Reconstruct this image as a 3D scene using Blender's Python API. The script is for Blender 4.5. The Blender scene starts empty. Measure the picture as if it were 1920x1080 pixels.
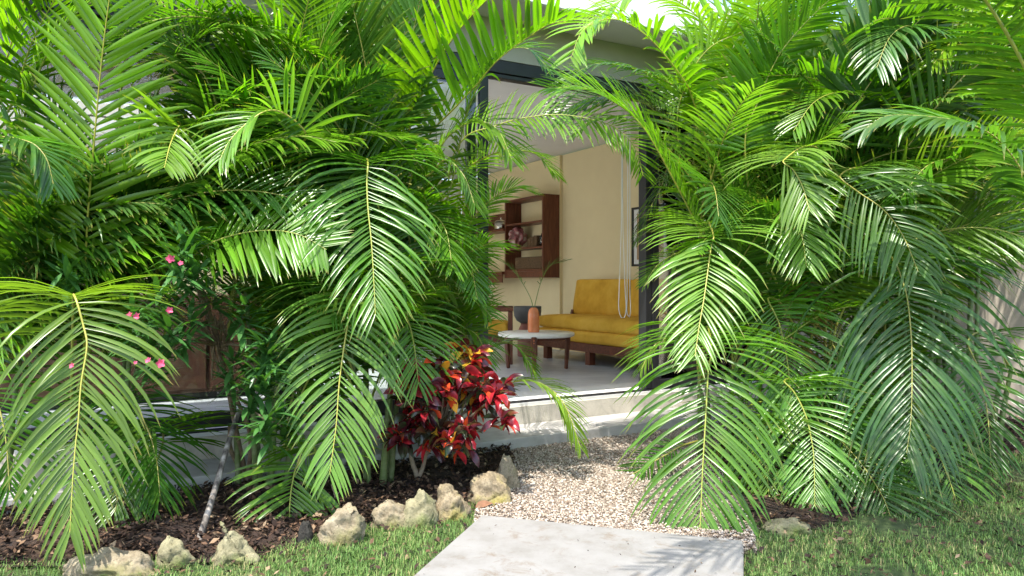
import bpy, bmesh, math, random
import numpy as np
from mathutils import Vector, Matrix, noise

random.seed(7)
rng = np.random.default_rng(11)
scene = bpy.context.scene
COL = scene.collection
F = 1400.0          # focal length in pixels of the 1920 wide frame
CX, HY = 960.0, 530.0
CAMZ = 1.2

# ------------------------------------------------------------------ geometry of the place
def at(px, py, Y):
    return Vector(((px - CX) / F * Y, Y, CAMZ - (py - HY) / F * Y))

def ground(px, py, z=0.0):
    Y = F * (CAMZ - z) / (py - HY)
    return Vector(((px - CX) / F * Y, Y, z))

def project(p):
    return (CX + F * p[0] / p[1], HY + F * (CAMZ - p[2]) / p[1])

C30, S30 = math.cos(math.radians(30)), 0.5
RO = Vector((0.3355, 6.1, 0.0))
def room(u, v, z):      # along the facade, into the room, up
    return Vector((RO.x + C30 * u - S30 * v, RO.y + S30 * u + C30 * v, z))
def room_uv(p):
    dx, dy = p[0] - RO.x, p[1] - RO.y
    return (C30 * dx + S30 * dy, -S30 * dx + C30 * dy)
RM = Matrix.Translation(RO) @ Matrix.Rotation(math.radians(30), 4, 'Z')
FZ = 0.25               # floor of the room

# ------------------------------------------------------------------ materials
def mat(name, build):
    m = bpy.data.materials.new(name)
    m.use_nodes = True
    nt = m.node_tree
    nt.nodes.clear()
    out = nt.nodes.new('ShaderNodeOutputMaterial')
    build(nt, out)
    return m

def N(nt, t, **kw):
    n = nt.nodes.new(t)
    for k, v in kw.items():
        if k == 'inp':
            for i, x in v.items():
                n.inputs[i].default_value = x
        else:
            setattr(n, k, v)
    return n

def ramp(nt, fac, stops):
    r = nt.nodes.new('ShaderNodeValToRGB')
    e = r.color_ramp.elements
    while len(e) < len(stops):
        e.new(0.5)
    for el, (p, c) in zip(e, stops):
        el.position = p
        el.color = (*c, 1)
    nt.links.new(fac, r.inputs[0])
    return r.outputs[0]

def surf(name, stops, scale=6, rough=0.7, detail=8, bump=0.0, bscale=40, spec=0.4, stretch=None, metallic=0.0, dist=0.0, coat=0.0):
    """A plain surface whose colour wanders through the stops with a noise."""
    def b(nt, out):
        tc = N(nt, 'ShaderNodeTexCoord')
        vec = tc.outputs['Object']
        if stretch:
            mp = N(nt, 'ShaderNodeMapping')
            mp.inputs['Scale'].default_value = stretch
            nt.links.new(vec, mp.inputs[0])
            vec = mp.outputs[0]
        n = N(nt, 'ShaderNodeTexNoise', inp={'Scale': scale, 'Detail': detail, 'Roughness': 0.62, 'Distortion': dist})
        nt.links.new(vec, n.inputs['Vector'])
        c = ramp(nt, n.outputs[0], stops)
        p = N(nt, 'ShaderNodeBsdfPrincipled')
        p.inputs['Roughness'].default_value = rough
        p.inputs['Specular IOR Level'].default_value = spec
        p.inputs['Metallic'].default_value = metallic
        p.inputs['Coat Weight'].default_value = coat
        nt.links.new(c, p.inputs['Base Color'])
        if bump:
            n2 = N(nt, 'ShaderNodeTexNoise', inp={'Scale': bscale, 'Detail': 6})
            nt.links.new(vec, n2.inputs['Vector'])
            bp = N(nt, 'ShaderNodeBump', inp={'Strength': bump, 'Distance': 0.02})
            nt.links.new(n2.outputs[0], bp.inputs['Height'])
            nt.links.new(bp.outputs[0], p.inputs['Normal'])
        nt.links.new(p.outputs[0], out.inputs[0])
    return mat(name, b)

def leafy(name, trans=0.46, rough=0.27, tipbrown=True, use_obj=True, col=(1, 1, 1), attr_col=False, tmul=(1.5, 1.62, 0.38), spec=0.5):
    """A leaf: glossy upper skin, light let through; colour from the object (or the leaf) times a tint per leaflet."""
    def b(nt, out):
        L = nt.links.new
        if attr_col:
            a = N(nt, 'ShaderNodeAttribute', attribute_name='col')
            base = a.outputs['Color']
        elif use_obj:
            oi = N(nt, 'ShaderNodeObjectInfo')
            base = oi.outputs['Color']
        else:
            rgb = N(nt, 'ShaderNodeRGB')
            rgb.outputs[0].default_value = (*col, 1)
            base = rgb.outputs[0]
        if not attr_col:
            t = N(nt, 'ShaderNodeAttribute', attribute_name='tint')
            al = N(nt, 'ShaderNodeAttribute', attribute_name='along')
            mr = N(nt, 'ShaderNodeMapRange', inp={'To Min': 0.72, 'To Max': 1.3})
            L(t.outputs['Fac'], mr.inputs[0])
            tcn = N(nt, 'ShaderNodeTexCoord')
            nz = N(nt, 'ShaderNodeTexNoise', inp={'Scale': 5.0, 'Detail': 5, 'Roughness': 0.7})
            L(tcn.outputs['Object'], nz.inputs['Vector'])
            yl = N(nt, 'ShaderNodeMapRange', inp={'From Min': 0.52, 'From Max': 0.78, 'To Max': 0.55})
            L(nz.outputs[0], yl.inputs[0])
            vm = N(nt, 'ShaderNodeVectorMath', operation='SCALE')
            L(base, vm.inputs[0]); L(mr.outputs[0], vm.inputs['Scale'])
            ym = N(nt, 'ShaderNodeMix', data_type='RGBA')
            ym.inputs[7].default_value = (0.19, 0.27, 0.03, 1)
            L(yl.outputs[0], ym.inputs[0]); L(vm.outputs[0], ym.inputs[6])
            base = ym.outputs[2] if tipbrown else vm.outputs[0]
            if tipbrown:
                st = N(nt, 'ShaderNodeMapRange', inp={'From Min': 0.84, 'From Max': 1.0, 'To Min': 0.0, 'To Max': 0.85})
                L(al.outputs['Fac'], st.inputs[0])
                mx = N(nt, 'ShaderNodeMix', data_type='RGBA')
                L(st.outputs[0], mx.inputs[0]); L(base, mx.inputs[6])
                mx.inputs[7].default_value = (0.34, 0.27, 0.07, 1)
                base = mx.outputs[2]
        p = N(nt, 'ShaderNodeBsdfPrincipled')
        p.inputs['Roughness'].default_value = rough
        p.inputs['Specular IOR Level'].default_value = spec
        L(base, p.inputs['Base Color'])
        tr = N(nt, 'ShaderNodeBsdfTranslucent')
        mu = N(nt, 'ShaderNodeVectorMath', operation='MULTIPLY')
        mu.inputs[1].default_value = tmul
        L(base, mu.inputs[0]); L(mu.outputs[0], tr.inputs[0])
        ms = N(nt, 'ShaderNodeMixShader', inp={0: trans})
        L(p.outputs[0], ms.inputs[1]); L(tr.outputs[0], ms.inputs[2])
        L(ms.outputs[0], out.inputs[0])
    return mat(name, b)

def tinted(name, stops, rough=0.8, spec=0.3):
    """Colour by the 'tint' number each little piece carries."""
    def b(nt, out):
        a = N(nt, 'ShaderNodeAttribute', attribute_name='tint')
        c = ramp(nt, a.outputs['Fac'], stops)
        p = N(nt, 'ShaderNodeBsdfPrincipled')
        p.inputs['Roughness'].default_value = rough
        p.inputs['Specular IOR Level'].default_value = spec
        nt.links.new(c, p.inputs['Base Color'])
        nt.links.new(p.outputs[0], out.inputs[0])
    return mat(name, b)

def glassy(name):
    def b(nt, out):
        fr = N(nt, 'ShaderNodeFresnel', inp={0: 1.5})
        tr = N(nt, 'ShaderNodeBsdfTransparent', inp={0: (0.93, 0.95, 0.94, 1)})
        gl = N(nt, 'ShaderNodeBsdfGlossy', inp={'Roughness': 0.02})
        ms = N(nt, 'ShaderNodeMixShader')
        nt.links.new(fr.outputs[0], ms.inputs[0])
        nt.links.new(tr.outputs[0], ms.inputs[1]); nt.links.new(gl.outputs[0], ms.inputs[2])
        nt.links.new(ms.outputs[0], out.inputs[0])
    return mat(name, b)

def objcol(name, rough=0.5):
    def b(nt, out):
        oi = N(nt, 'ShaderNodeObjectInfo')
        p = N(nt, 'ShaderNodeBsdfPrincipled')
        p.inputs['Roughness'].default_value = rough
        nt.links.new(oi.outputs['Color'], p.inputs['Base Color'])
        nt.links.new(p.outputs[0], out.inputs[0])
    return mat(name, b)

def stone_mat(name, lo, hi, moss):
    def b(nt, out):
        L = nt.links.new
        tc = N(nt, 'ShaderNodeTexCoord')
        n1 = N(nt, 'ShaderNodeTexNoise', inp={'Scale': 17, 'Detail': 12, 'Roughness': 0.75})
        n2 = N(nt, 'ShaderNodeTexNoise', inp={'Scale': 4.5, 'Detail': 6, 'Roughness': 0.6})
        v = N(nt, 'ShaderNodeTexVoronoi', inp={'Scale': 55})
        for n in (n1, n2, v):
            L(tc.outputs['Object'], n.inputs['Vector'])
        c = ramp(nt, n1.outputs[0], [(0.3, lo), (0.55, [(a + b_) / 2 for a, b_ in zip(lo, hi)]), (0.72, hi)])
        mr = N(nt, 'ShaderNodeMapRange', inp={'From Min': 0.5, 'From Max': 0.66})
        L(n2.outputs[0], mr.inputs[0])
        mx = N(nt, 'ShaderNodeMix', data_type='RGBA')
        L(mr.outputs[0], mx.inputs[0]); L(c, mx.inputs[6])
        mx.inputs[7].default_value = (*moss, 1)
        pit = N(nt, 'ShaderNodeMapRange', inp={'From Min': 0.08, 'From Max': 0.22, 'To Min': 0.45, 'To Max': 1.0})
        L(v.outputs['Distance'], pit.inputs[0])
        sc = N(nt, 'ShaderNodeVectorMath', operation='SCALE')
        L(mx.outputs[2], sc.inputs[0]); L(pit.outputs[0], sc.inputs['Scale'])
        p = N(nt, 'ShaderNodeBsdfPrincipled', inp={'Roughness': 0.9})
        p.inputs['Specular IOR Level'].default_value = 0.2
        L(sc.outputs[0], p.inputs['Base Color'])
        bp = N(nt, 'ShaderNodeBump', inp={'Strength': 0.8, 'Distance': 0.03})
        L(n1.outputs[0], bp.inputs['Height']); L(bp.outputs[0], p.inputs['Normal'])
        L(p.outputs[0], out.inputs[0])
    return mat(name, b)

def slab_mat(name):
    def b(nt, out):
        L = nt.links.new
        tc = N(nt, 'ShaderNodeTexCoord')
        n1 = N(nt, 'ShaderNodeTexNoise', inp={'Scale': 5, 'Detail': 10, 'Roughness': 0.65})
        n2 = N(nt, 'ShaderNodeTexNoise', inp={'Scale': 7, 'Detail': 12, 'Roughness': 0.75, 'Distortion': 0.6})
        n3 = N(nt, 'ShaderNodeTexNoise', inp={'Scale': 180, 'Detail': 3})
        for n in (n1, n2, n3):
            L(tc.outputs['Object'], n.inputs['Vector'])
        c = ramp(nt, n1.outputs[0], [(0.3, (0.16, 0.15, 0.132)), (0.5, (0.21, 0.202, 0.188)), (0.75, (0.245, 0.24, 0.228))])
        mr = N(nt, 'ShaderNodeMapRange', inp={'From Min': 0.535, 'From Max': 0.68, 'To Max': 0.8})
        L(n2.outputs[0], mr.inputs[0])
        mx = N(nt, 'ShaderNodeMix', data_type='RGBA')
        L(mr.outputs[0], mx.inputs[0]); L(c, mx.inputs[6])
        mx.inputs[7].default_value = (0.13, 0.092, 0.055, 1)
        p = N(nt, 'ShaderNodeBsdfPrincipled', inp={'Roughness': 0.75})
        L(mx.outputs[2], p.inputs['Base Color'])
        bp = N(nt, 'ShaderNodeBump', inp={'Strength': 0.25, 'Distance': 0.004})
        L(n3.outputs[0], bp.inputs['Height']); L(bp.outputs[0], p.inputs['Normal'])
        L(p.outputs[0], out.inputs[0])
    return mat(name, b)

M = {}
M['leaf'] = leafy('palm_leaf')
M['midrib'] = objcol('palm_midrib', 0.4)
M['cane'] = surf('palm_cane', [(0.3, (0.06, 0.10, 0.025)), (0.5, (0.12, 0.16, 0.05)), (0.7, (0.24, 0.25, 0.14))], 5, 0.5, stretch=(1, 1, 3))
M['oleander'] = leafy('oleander_leaf', 0.3, 0.36, False, False, (0.055, 0.15, 0.035))
M['croton'] = leafy('croton_leaf', 0.22, 0.25, False, False, attr_col=True, tmul=(1.4, 1.0, 0.7))
M['petal'] = leafy('pink_petal', 0.4, 0.6, False, False, (0.75, 0.11, 0.22), tmul=(1.2, 1, 1))
M['bark'] = surf('brown_bark', [(0.3, (0.10, 0.065, 0.04)), (0.7, (0.27, 0.19, 0.12))], 30, 0.9, bump=0.5)
M['grey_bark'] = surf('grey_bark', [(0.38, (0.04, 0.034, 0.028)), (0.5, (0.15, 0.13, 0.11)), (0.66, (0.36, 0.33, 0.29))], 22, 0.9, bump=0.5, stretch=(1, 1, 0.45))
M['lawn'] = surf('lawn_earth', [(0.3, (0.02, 0.035, 0.01)), (0.55, (0.045, 0.07, 0.018)), (0.75, (0.09, 0.075, 0.035))], 5, 0.95)
M['grass'] = tinted('grass_blade', [(0.0, (0.04, 0.10, 0.018)), (0.5, (0.105, 0.20, 0.04)), (0.72, (0.19, 0.235, 0.07)), (1.0, (0.34, 0.27, 0.13))], 0.6)
M['soil'] = surf('soil', [(0.35, (0.012, 0.007, 0.005)), (0.55, (0.035, 0.02, 0.012)), (0.75, (0.075, 0.045, 0.026))], 22, 0.95, bump=1.0, bscale=60)
M['mulch'] = tinted('mulch_chip', [(0.0, (0.012, 0.007, 0.005)), (0.6, (0.05, 0.026, 0.015)), (0.88, (0.12, 0.066, 0.036)), (1.0, (0.28, 0.2, 0.12))])
M['gravel_bed'] = surf('gravel_bed', [(0.3, (0.12, 0.09, 0.07)), (0.7, (0.24, 0.2, 0.16))], 60, 0.95, bump=1.0)
M['gravel'] = tinted('gravel_stone', [(0.0, (0.13, 0.085, 0.055)), (0.3, (0.29, 0.23, 0.17)), (0.7, (0.42, 0.355, 0.285)), (1.0, (0.53, 0.48, 0.41))])
M['slab'] = slab_mat('pale_concrete')
M['step'] = surf('step_concrete', [(0.3, (0.32, 0.305, 0.28)), (0.5, (0.41, 0.395, 0.37)), (0.7, (0.47, 0.455, 0.43))], 5, 0.8, 10, bump=0.15, bscale=120)
M['step_edge'] = surf('step_edge_concrete', [(0.3, (0.33, 0.30, 0.26)), (0.5, (0.48, 0.44, 0.37)), (0.7, (0.58, 0.53, 0.45))], 7, 0.85, 10, bump=0.2, bscale=90, dist=0.4)
M['facade'] = surf('grey_beige_plaster', [(0.3, (0.36, 0.34, 0.28)), (0.7, (0.43, 0.405, 0.34))], 2.5, 0.9)
M['fascia'] = surf('white_fascia', [(0.3, (0.72, 0.72, 0.71)), (0.7, (0.8, 0.8, 0.79))], 3, 0.7)
M['cream'] = surf('cream_plaster', [(0.3, (0.73, 0.61, 0.37)), (0.7, (0.79, 0.67, 0.42))], 2, 0.9)
M['ceiling'] = surf('ceiling_plaster', [(0.3, (0.66, 0.63, 0.6)), (0.7, (0.72, 0.69, 0.66))], 2, 0.9)
M['garden_wall'] = surf('garden_wall_plaster', [(0.3, (0.38, 0.33, 0.26)), (0.55, (0.47, 0.41, 0.33)), (0.75, (0.54, 0.48, 0.39))], 4, 0.9, bump=0.1)
M['floor'] = surf('polished_concrete', [(0.3, (0.40, 0.42, 0.45)), (0.5, (0.50, 0.52, 0.55)), (0.7, (0.61, 0.63, 0.66))], 2.6, 0.35, 10, dist=1.2, stretch=(1, 2.5, 1))
M['sunlit_sill'] = surf('sunlit_sill_concrete', [(0.3, (0.58, 0.58, 0.57)), (0.7, (0.70, 0.70, 0.69))], 9, 0.7)  # pale tone carries the sunlight along the threshold
M['steel'] = surf('black_aluminium', [(0.3, (0.012, 0.012, 0.014)), (0.7, (0.022, 0.022, 0.025))], 10, 0.42)
M['glass'] = glassy('window_glass')
M['wood'] = surf('dark_red_wood', [(0.3, (0.06, 0.016, 0.008)), (0.5, (0.13, 0.037, 0.018)), (0.7, (0.21, 0.066, 0.032))], 9, 0.42, stretch=(6, 6, 0.5), dist=0.8)
M['wood_long'] = surf('dark_red_wood_rail', [(0.3, (0.06, 0.016, 0.008)), (0.5, (0.13, 0.037, 0.018)), (0.7, (0.2, 0.062, 0.03))], 5, 0.42, stretch=(0.6, 8, 8), dist=0.6)
M['mustard'] = surf('mustard_fabric', [(0.3, (0.56, 0.31, 0.035)), (0.5, (0.66, 0.38, 0.05)), (0.7, (0.72, 0.44, 0.075))], 5, 0.9, bump=0.12, bscale=260, spec=0.15)
M['terrazzo'] = surf('pale_terrazzo', [(0.3, (0.76, 0.73, 0.66)), (0.7, (0.85, 0.82, 0.75))], 18, 0.4)
M['orange'] = surf('orange_glaze', [(0.3, (0.66, 0.19, 0.07)), (0.7, (0.8, 0.29, 0.13))], 9, 0.22, coat=0.4)
M['grey_clay'] = surf('grey_clay', [(0.3, (0.10, 0.105, 0.115)), (0.7, (0.15, 0.155, 0.165))], 8, 0.7)
M['pink_clay'] = surf('pink_clay', [(0.3, (0.3, 0.115, 0.095)), (0.7, (0.4, 0.165, 0.135))], 8, 0.75)
M['cord'] = surf('white_cord', [(0.3, (0.74, 0.72, 0.66)), (0.7, (0.8, 0.78, 0.73))], 30, 0.8)
M['black'] = surf('black_paint', [(0.3, (0.012, 0.012, 0.012)), (0.7, (0.02, 0.02, 0.02))], 8, 0.5)
M['paper'] = surf('white_mount', [(0.3, (0.72, 0.72, 0.72)), (0.7, (0.78, 0.78, 0.78))], 8, 0.9)
M['tan'] = surf('tan_print', [(0.3, (0.36, 0.23, 0.13)), (0.7, (0.45, 0.3, 0.18))], 5, 0.9)
M['metal'] = surf('steel_pan', [(0.3, (0.55, 0.54, 0.52)), (0.7, (0.7, 0.69, 0.67))], 6, 0.2, metallic=1.0)
M['wicker'] = surf('wicker', [(0.35, (0.06, 0.035, 0.016)), (0.65, (0.2, 0.12, 0.06))], 40, 0.8, bump=0.8, bscale=70, stretch=(1, 1, 2.5))
M['clear'] = glassy('clear_glass')
M['dry'] = surf('dry_leaf', [(0.3, (0.13, 0.06, 0.03)), (0.7, (0.26, 0.13, 0.07))], 25, 0.8)
M['twig'] = surf('dry_twig', [(0.3, (0.3, 0.2, 0.13)), (0.7, (0.45, 0.32, 0.22))], 25, 0.9)
M['pipe'] = surf('black_pipe', [(0.3, (0.012, 0.012, 0.012)), (0.7, (0.03, 0.028, 0.025))], 20, 0.5)
M['terracotta_wood'] = surf('reddish_brown_board', [(0.3, (0.055, 0.022, 0.012)), (0.7, (0.10, 0.042, 0.022))], 4, 0.6, stretch=(1, 1, 4))
STONES = [stone_mat('pale_limestone', (0.15, 0.115, 0.065), (0.50, 0.43, 0.30), (0.15, 0.145, 0.045)),
          stone_mat('mossy_limestone', (0.13, 0.12, 0.06), (0.42, 0.38, 0.24), (0.14, 0.17, 0.045)),
          stone_mat('ochre_limestone', (0.14, 0.105, 0.06), (0.46, 0.38, 0.25), (0.27, 0.23, 0.06)),
          stone_mat('dark_stone', (0.015, 0.014, 0.013), (0.08, 0.075, 0.06), (0.05, 0.055, 0.025))]

# ------------------------------------------------------------------ objects
def tag(o, label=None, cat=None, group=None, kind=None):
    if label: o['label'] = label
    if cat: o['category'] = cat
    if group: o['group'] = group
    if kind: o['kind'] = kind
    return o

def thing(name, loc, label, cat, group=None):
    o = bpy.data.objects.new(name, None)
    COL.objects.link(o)
    o.location = loc
    o.empty_display_size = 0.1
    return tag(o, label, cat, group)

def wloc(p):
    v = Vector((0, 0, 0))
    while p is not None:
        v += p.location
        p = p.parent
    return v

def link_mesh(name, me, m, parent=None, smooth=False, origin=None):
    """The mesh comes in world coordinates; its origin goes to the parent's (or to the given one)."""
    if parent is not None:
        w = wloc(parent)
        me.transform(Matrix.Translation(-w))
    elif origin is not None:
        me.transform(Matrix.Translation(-Vector(origin)))
    o = bpy.data.objects.new(name, me)
    COL.objects.link(o)
    if parent is not None:
        o.parent = parent
    elif origin is not None:
        o.location = origin
    for mm in (m if isinstance(m, (list, tuple)) else [m]):
        me.materials.append(mm)
    if smooth:
        me.polygons.foreach_set('use_smooth', np.ones(len(me.polygons), dtype=bool))
    return o

def obj(name, bm, m, parent=None, smooth=False, origin=None):
    me = bpy.data.meshes.new(name)
    bmesh.ops.recalc_face_normals(bm, faces=bm.faces)
    bm.to_mesh(me)
    bm.free()
    return link_mesh(name, me, m, parent, smooth, origin)

def np_mesh(name, verts, quads, attrs=None, tris=None):
    me = bpy.data.meshes.new(name)
    nv = len(verts)
    nq = 0 if quads is None else len(quads)
    ntr = 0 if tris is None else len(tris)
    me.vertices.add(nv)
    me.vertices.foreach_set('co', np.asarray(verts, dtype=np.float32).ravel())
    me.loops.add(nq * 4 + ntr * 3)
    idx, starts = [], []
    if nq:
        idx.append(np.asarray(quads, dtype=np.int32).ravel()); starts.append(np.arange(nq) * 4)
    if ntr:
        idx.append(np.asarray(tris, dtype=np.int32).ravel()); starts.append(nq * 4 + np.arange(ntr) * 3)
    me.loops.foreach_set('vertex_index', np.concatenate(idx))
    me.polygons.add(nq + ntr)
    me.polygons.foreach_set('loop_start', np.concatenate(starts).astype(np.int32))
    for k, v in (attrs or {}).items():
        v = np.asarray(v, dtype=np.float32)
        if v.ndim == 1:
            a = me.attributes.new(k, 'FLOAT', 'POINT')
            a.data.foreach_set('value', v)
        else:
            a = me.attributes.new(k, 'FLOAT_COLOR', 'POINT')
            a.data.foreach_set('color', np.hstack([v, np.ones((len(v), 1))]).astype(np.float32).ravel())
    me.update(calc_edges=True)
    me.validate()
    return me

def box(bm, x0, x1, y0, y1, z0, z1, mtx=None, bev=0.0, seg=2):
    r = bmesh.ops.create_cube(bm, size=1)
    vs = r['verts']
    for v in vs:
        v.co = Vector(((x0 + x1) / 2 + v.co.x * (x1 - x0), (y0 + y1) / 2 + v.co.y * (y1 - y0), (z0 + z1) / 2 + v.co.z * (z1 - z0)))
    if mtx is not None:
        bmesh.ops.transform(bm, matrix=mtx, verts=vs)
    if bev:
        es = list({e for v in vs for e in v.link_edges})
        bmesh.ops.bevel(bm, geom=es, offset=bev, segments=seg, profile=0.5, affect='EDGES')

def rbox(name, b, m, parent, bev=0.004):
    bm = bmesh.new()
    box(bm, *b, mtx=RM, bev=bev)
    return obj(name, bm, m, parent)

def lathe(bm, prof, c, n=40):
    rings = []
    for r, z in prof:
        if r < 1e-5:
            rings.append([bm.verts.new((c[0], c[1], c[2] + z))])
        else:
            rings.append([bm.verts.new((c[0] + r * math.cos(2 * math.pi * i / n), c[1] + r * math.sin(2 * math.pi * i / n), c[2] + z)) for i in range(n)])
    for a, b in zip(rings, rings[1:]):
        for i in range(n):
            j = (i + 1) % n
            if len(a) == 1 and len(b) == 1: continue
            if len(a) == 1: bm.faces.new((a[0], b[i], b[j]))
            elif len(b) == 1: bm.faces.new((a[i], b[0], a[j]))
            else: bm.faces.new((a[i], b[i], b[j], a[j]))

def cushion(bm, dims, mtx, r=0.06, bulge=0.02, n=12):
    t = bmesh.new()
    bmesh.ops.create_cube(t, size=2)
    bmesh.ops.subdivide_edges(t, edges=t.edges[:], cuts=n, use_grid_fill=True)
    hx, hy, hz = [d / 2 for d in dims]
    for v in t.verts:
        p = Vector((v.co.x * hx, v.co.y * hy, v.co.z * hz))
        q = Vector((max(-hx + r, min(hx - r, p.x)), max(-hy + r, min(hy - r, p.y)), max(-hz + r, min(hz - r, p.z))))
        d = p - q
        if d.length > 1e-6:
            p = q + d.normalized() * r
        b = bulge * (1 - v.co.x ** 2) * (1 - v.co.y ** 2)
        b += 0.006 * noise.noise(p * 6)
        p.z += b * (1 if v.co.z > 0 else -1) * abs(v.co.z)
        v.co = mtx @ p
    me = bpy.data.meshes.new('tmp')
    t.to_mesh(me); t.free()
    bm.from_mesh(me)
    bpy.data.meshes.remove(me)

def catmull(P, n):
    P = np.asarray(P, dtype=float)
    P = np.vstack([2 * P[0] - P[1], P, 2 * P[-1] - P[-2]])
    out = []
    k = max(4, int(n * 2 / max(1, len(P) - 3)))
    for i in range(1, len(P) - 2):
        p0, p1, p2, p3 = P[i - 1:i + 3]
        t = np.linspace(0, 1, k, endpoint=False)[:, None]
        out.append(0.5 * (2 * p1 + (p2 - p0) * t + (2 * p0 - 5 * p1 + 4 * p2 - p3) * t ** 2 + (3 * p1 - p0 - 3 * p2 + p3) * t ** 3))
    out.append(P[-2][None])
    Q = np.vstack(out)
    s = np.concatenate([[0], np.cumsum(np.linalg.norm(np.diff(Q, axis=0), axis=1))])
    u = np.linspace(0, s[-1], n)
    return np.stack([np.interp(u, s, Q[:, j]) for j in range(3)], axis=1), s[-1]

def nrm(a):
    return a / np.maximum(np.linalg.norm(a, axis=-1, keepdims=True), 1e-9)

def tube_arrays(Q, rad, sides=6):
    Q = np.asarray(Q, dtype=float)
    T = nrm(np.gradient(Q, axis=0))
    ref = np.array([0.31, 0.17, 0.93]) if abs(T[0] @ np.array([0.31, 0.17, 0.93])) < 0.9 else np.array([1.0, 0, 0])
    A = nrm(np.cross(T, ref)); B = np.cross(T, A)
    ang = np.linspace(0, 2 * np.pi, sides, endpoint=False)
    rad = np.broadcast_to(np.asarray(rad, dtype=float), (len(Q),))
    V = Q[:, None] + rad[:, None, None] * (np.cos(ang)[None, :, None] * A[:, None] + np.sin(ang)[None, :, None] * B[:, None])
    V = V.reshape(-1, 3)
    n = len(Q)
    i = np.arange(n - 1)[:, None] * sides; j = np.arange(sides)[None]; k = (j + 1) % sides
    quads = np.stack([i + j, i + k, i + sides + k, i + sides + j], axis=-1).reshape(-1, 4)
    return V, quads

def tube(name, pts, rad, m, parent=None, n=24, sides=8, origin=None):
    Q, _ = catmull([tuple(p) for p in pts], n)
    r = np.interp(np.linspace(0, 1, n), np.linspace(0, 1, len(rad)), rad) if isinstance(rad, (list, tuple)) else rad
    V, q = tube_arrays(Q, r, sides)
    return link_mesh(name, np_mesh(name, V, q), m, parent, True, origin)

def tubes(name, specs, m, parent=None, sides=6, n=14):
    VV, QQ, o = [], [], 0
    for pts, rad in specs:
        Q, _ = catmull([tuple(p) for p in pts], n)
        V, q = tube_arrays(Q, np.linspace(rad[0], rad[1], n), sides)
        VV.append(V); QQ.append(q + o); o += len(V)
    return link_mesh(name, np_mesh(name, np.vstack(VV), np.vstack(QQ)), m, parent, True)

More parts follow.
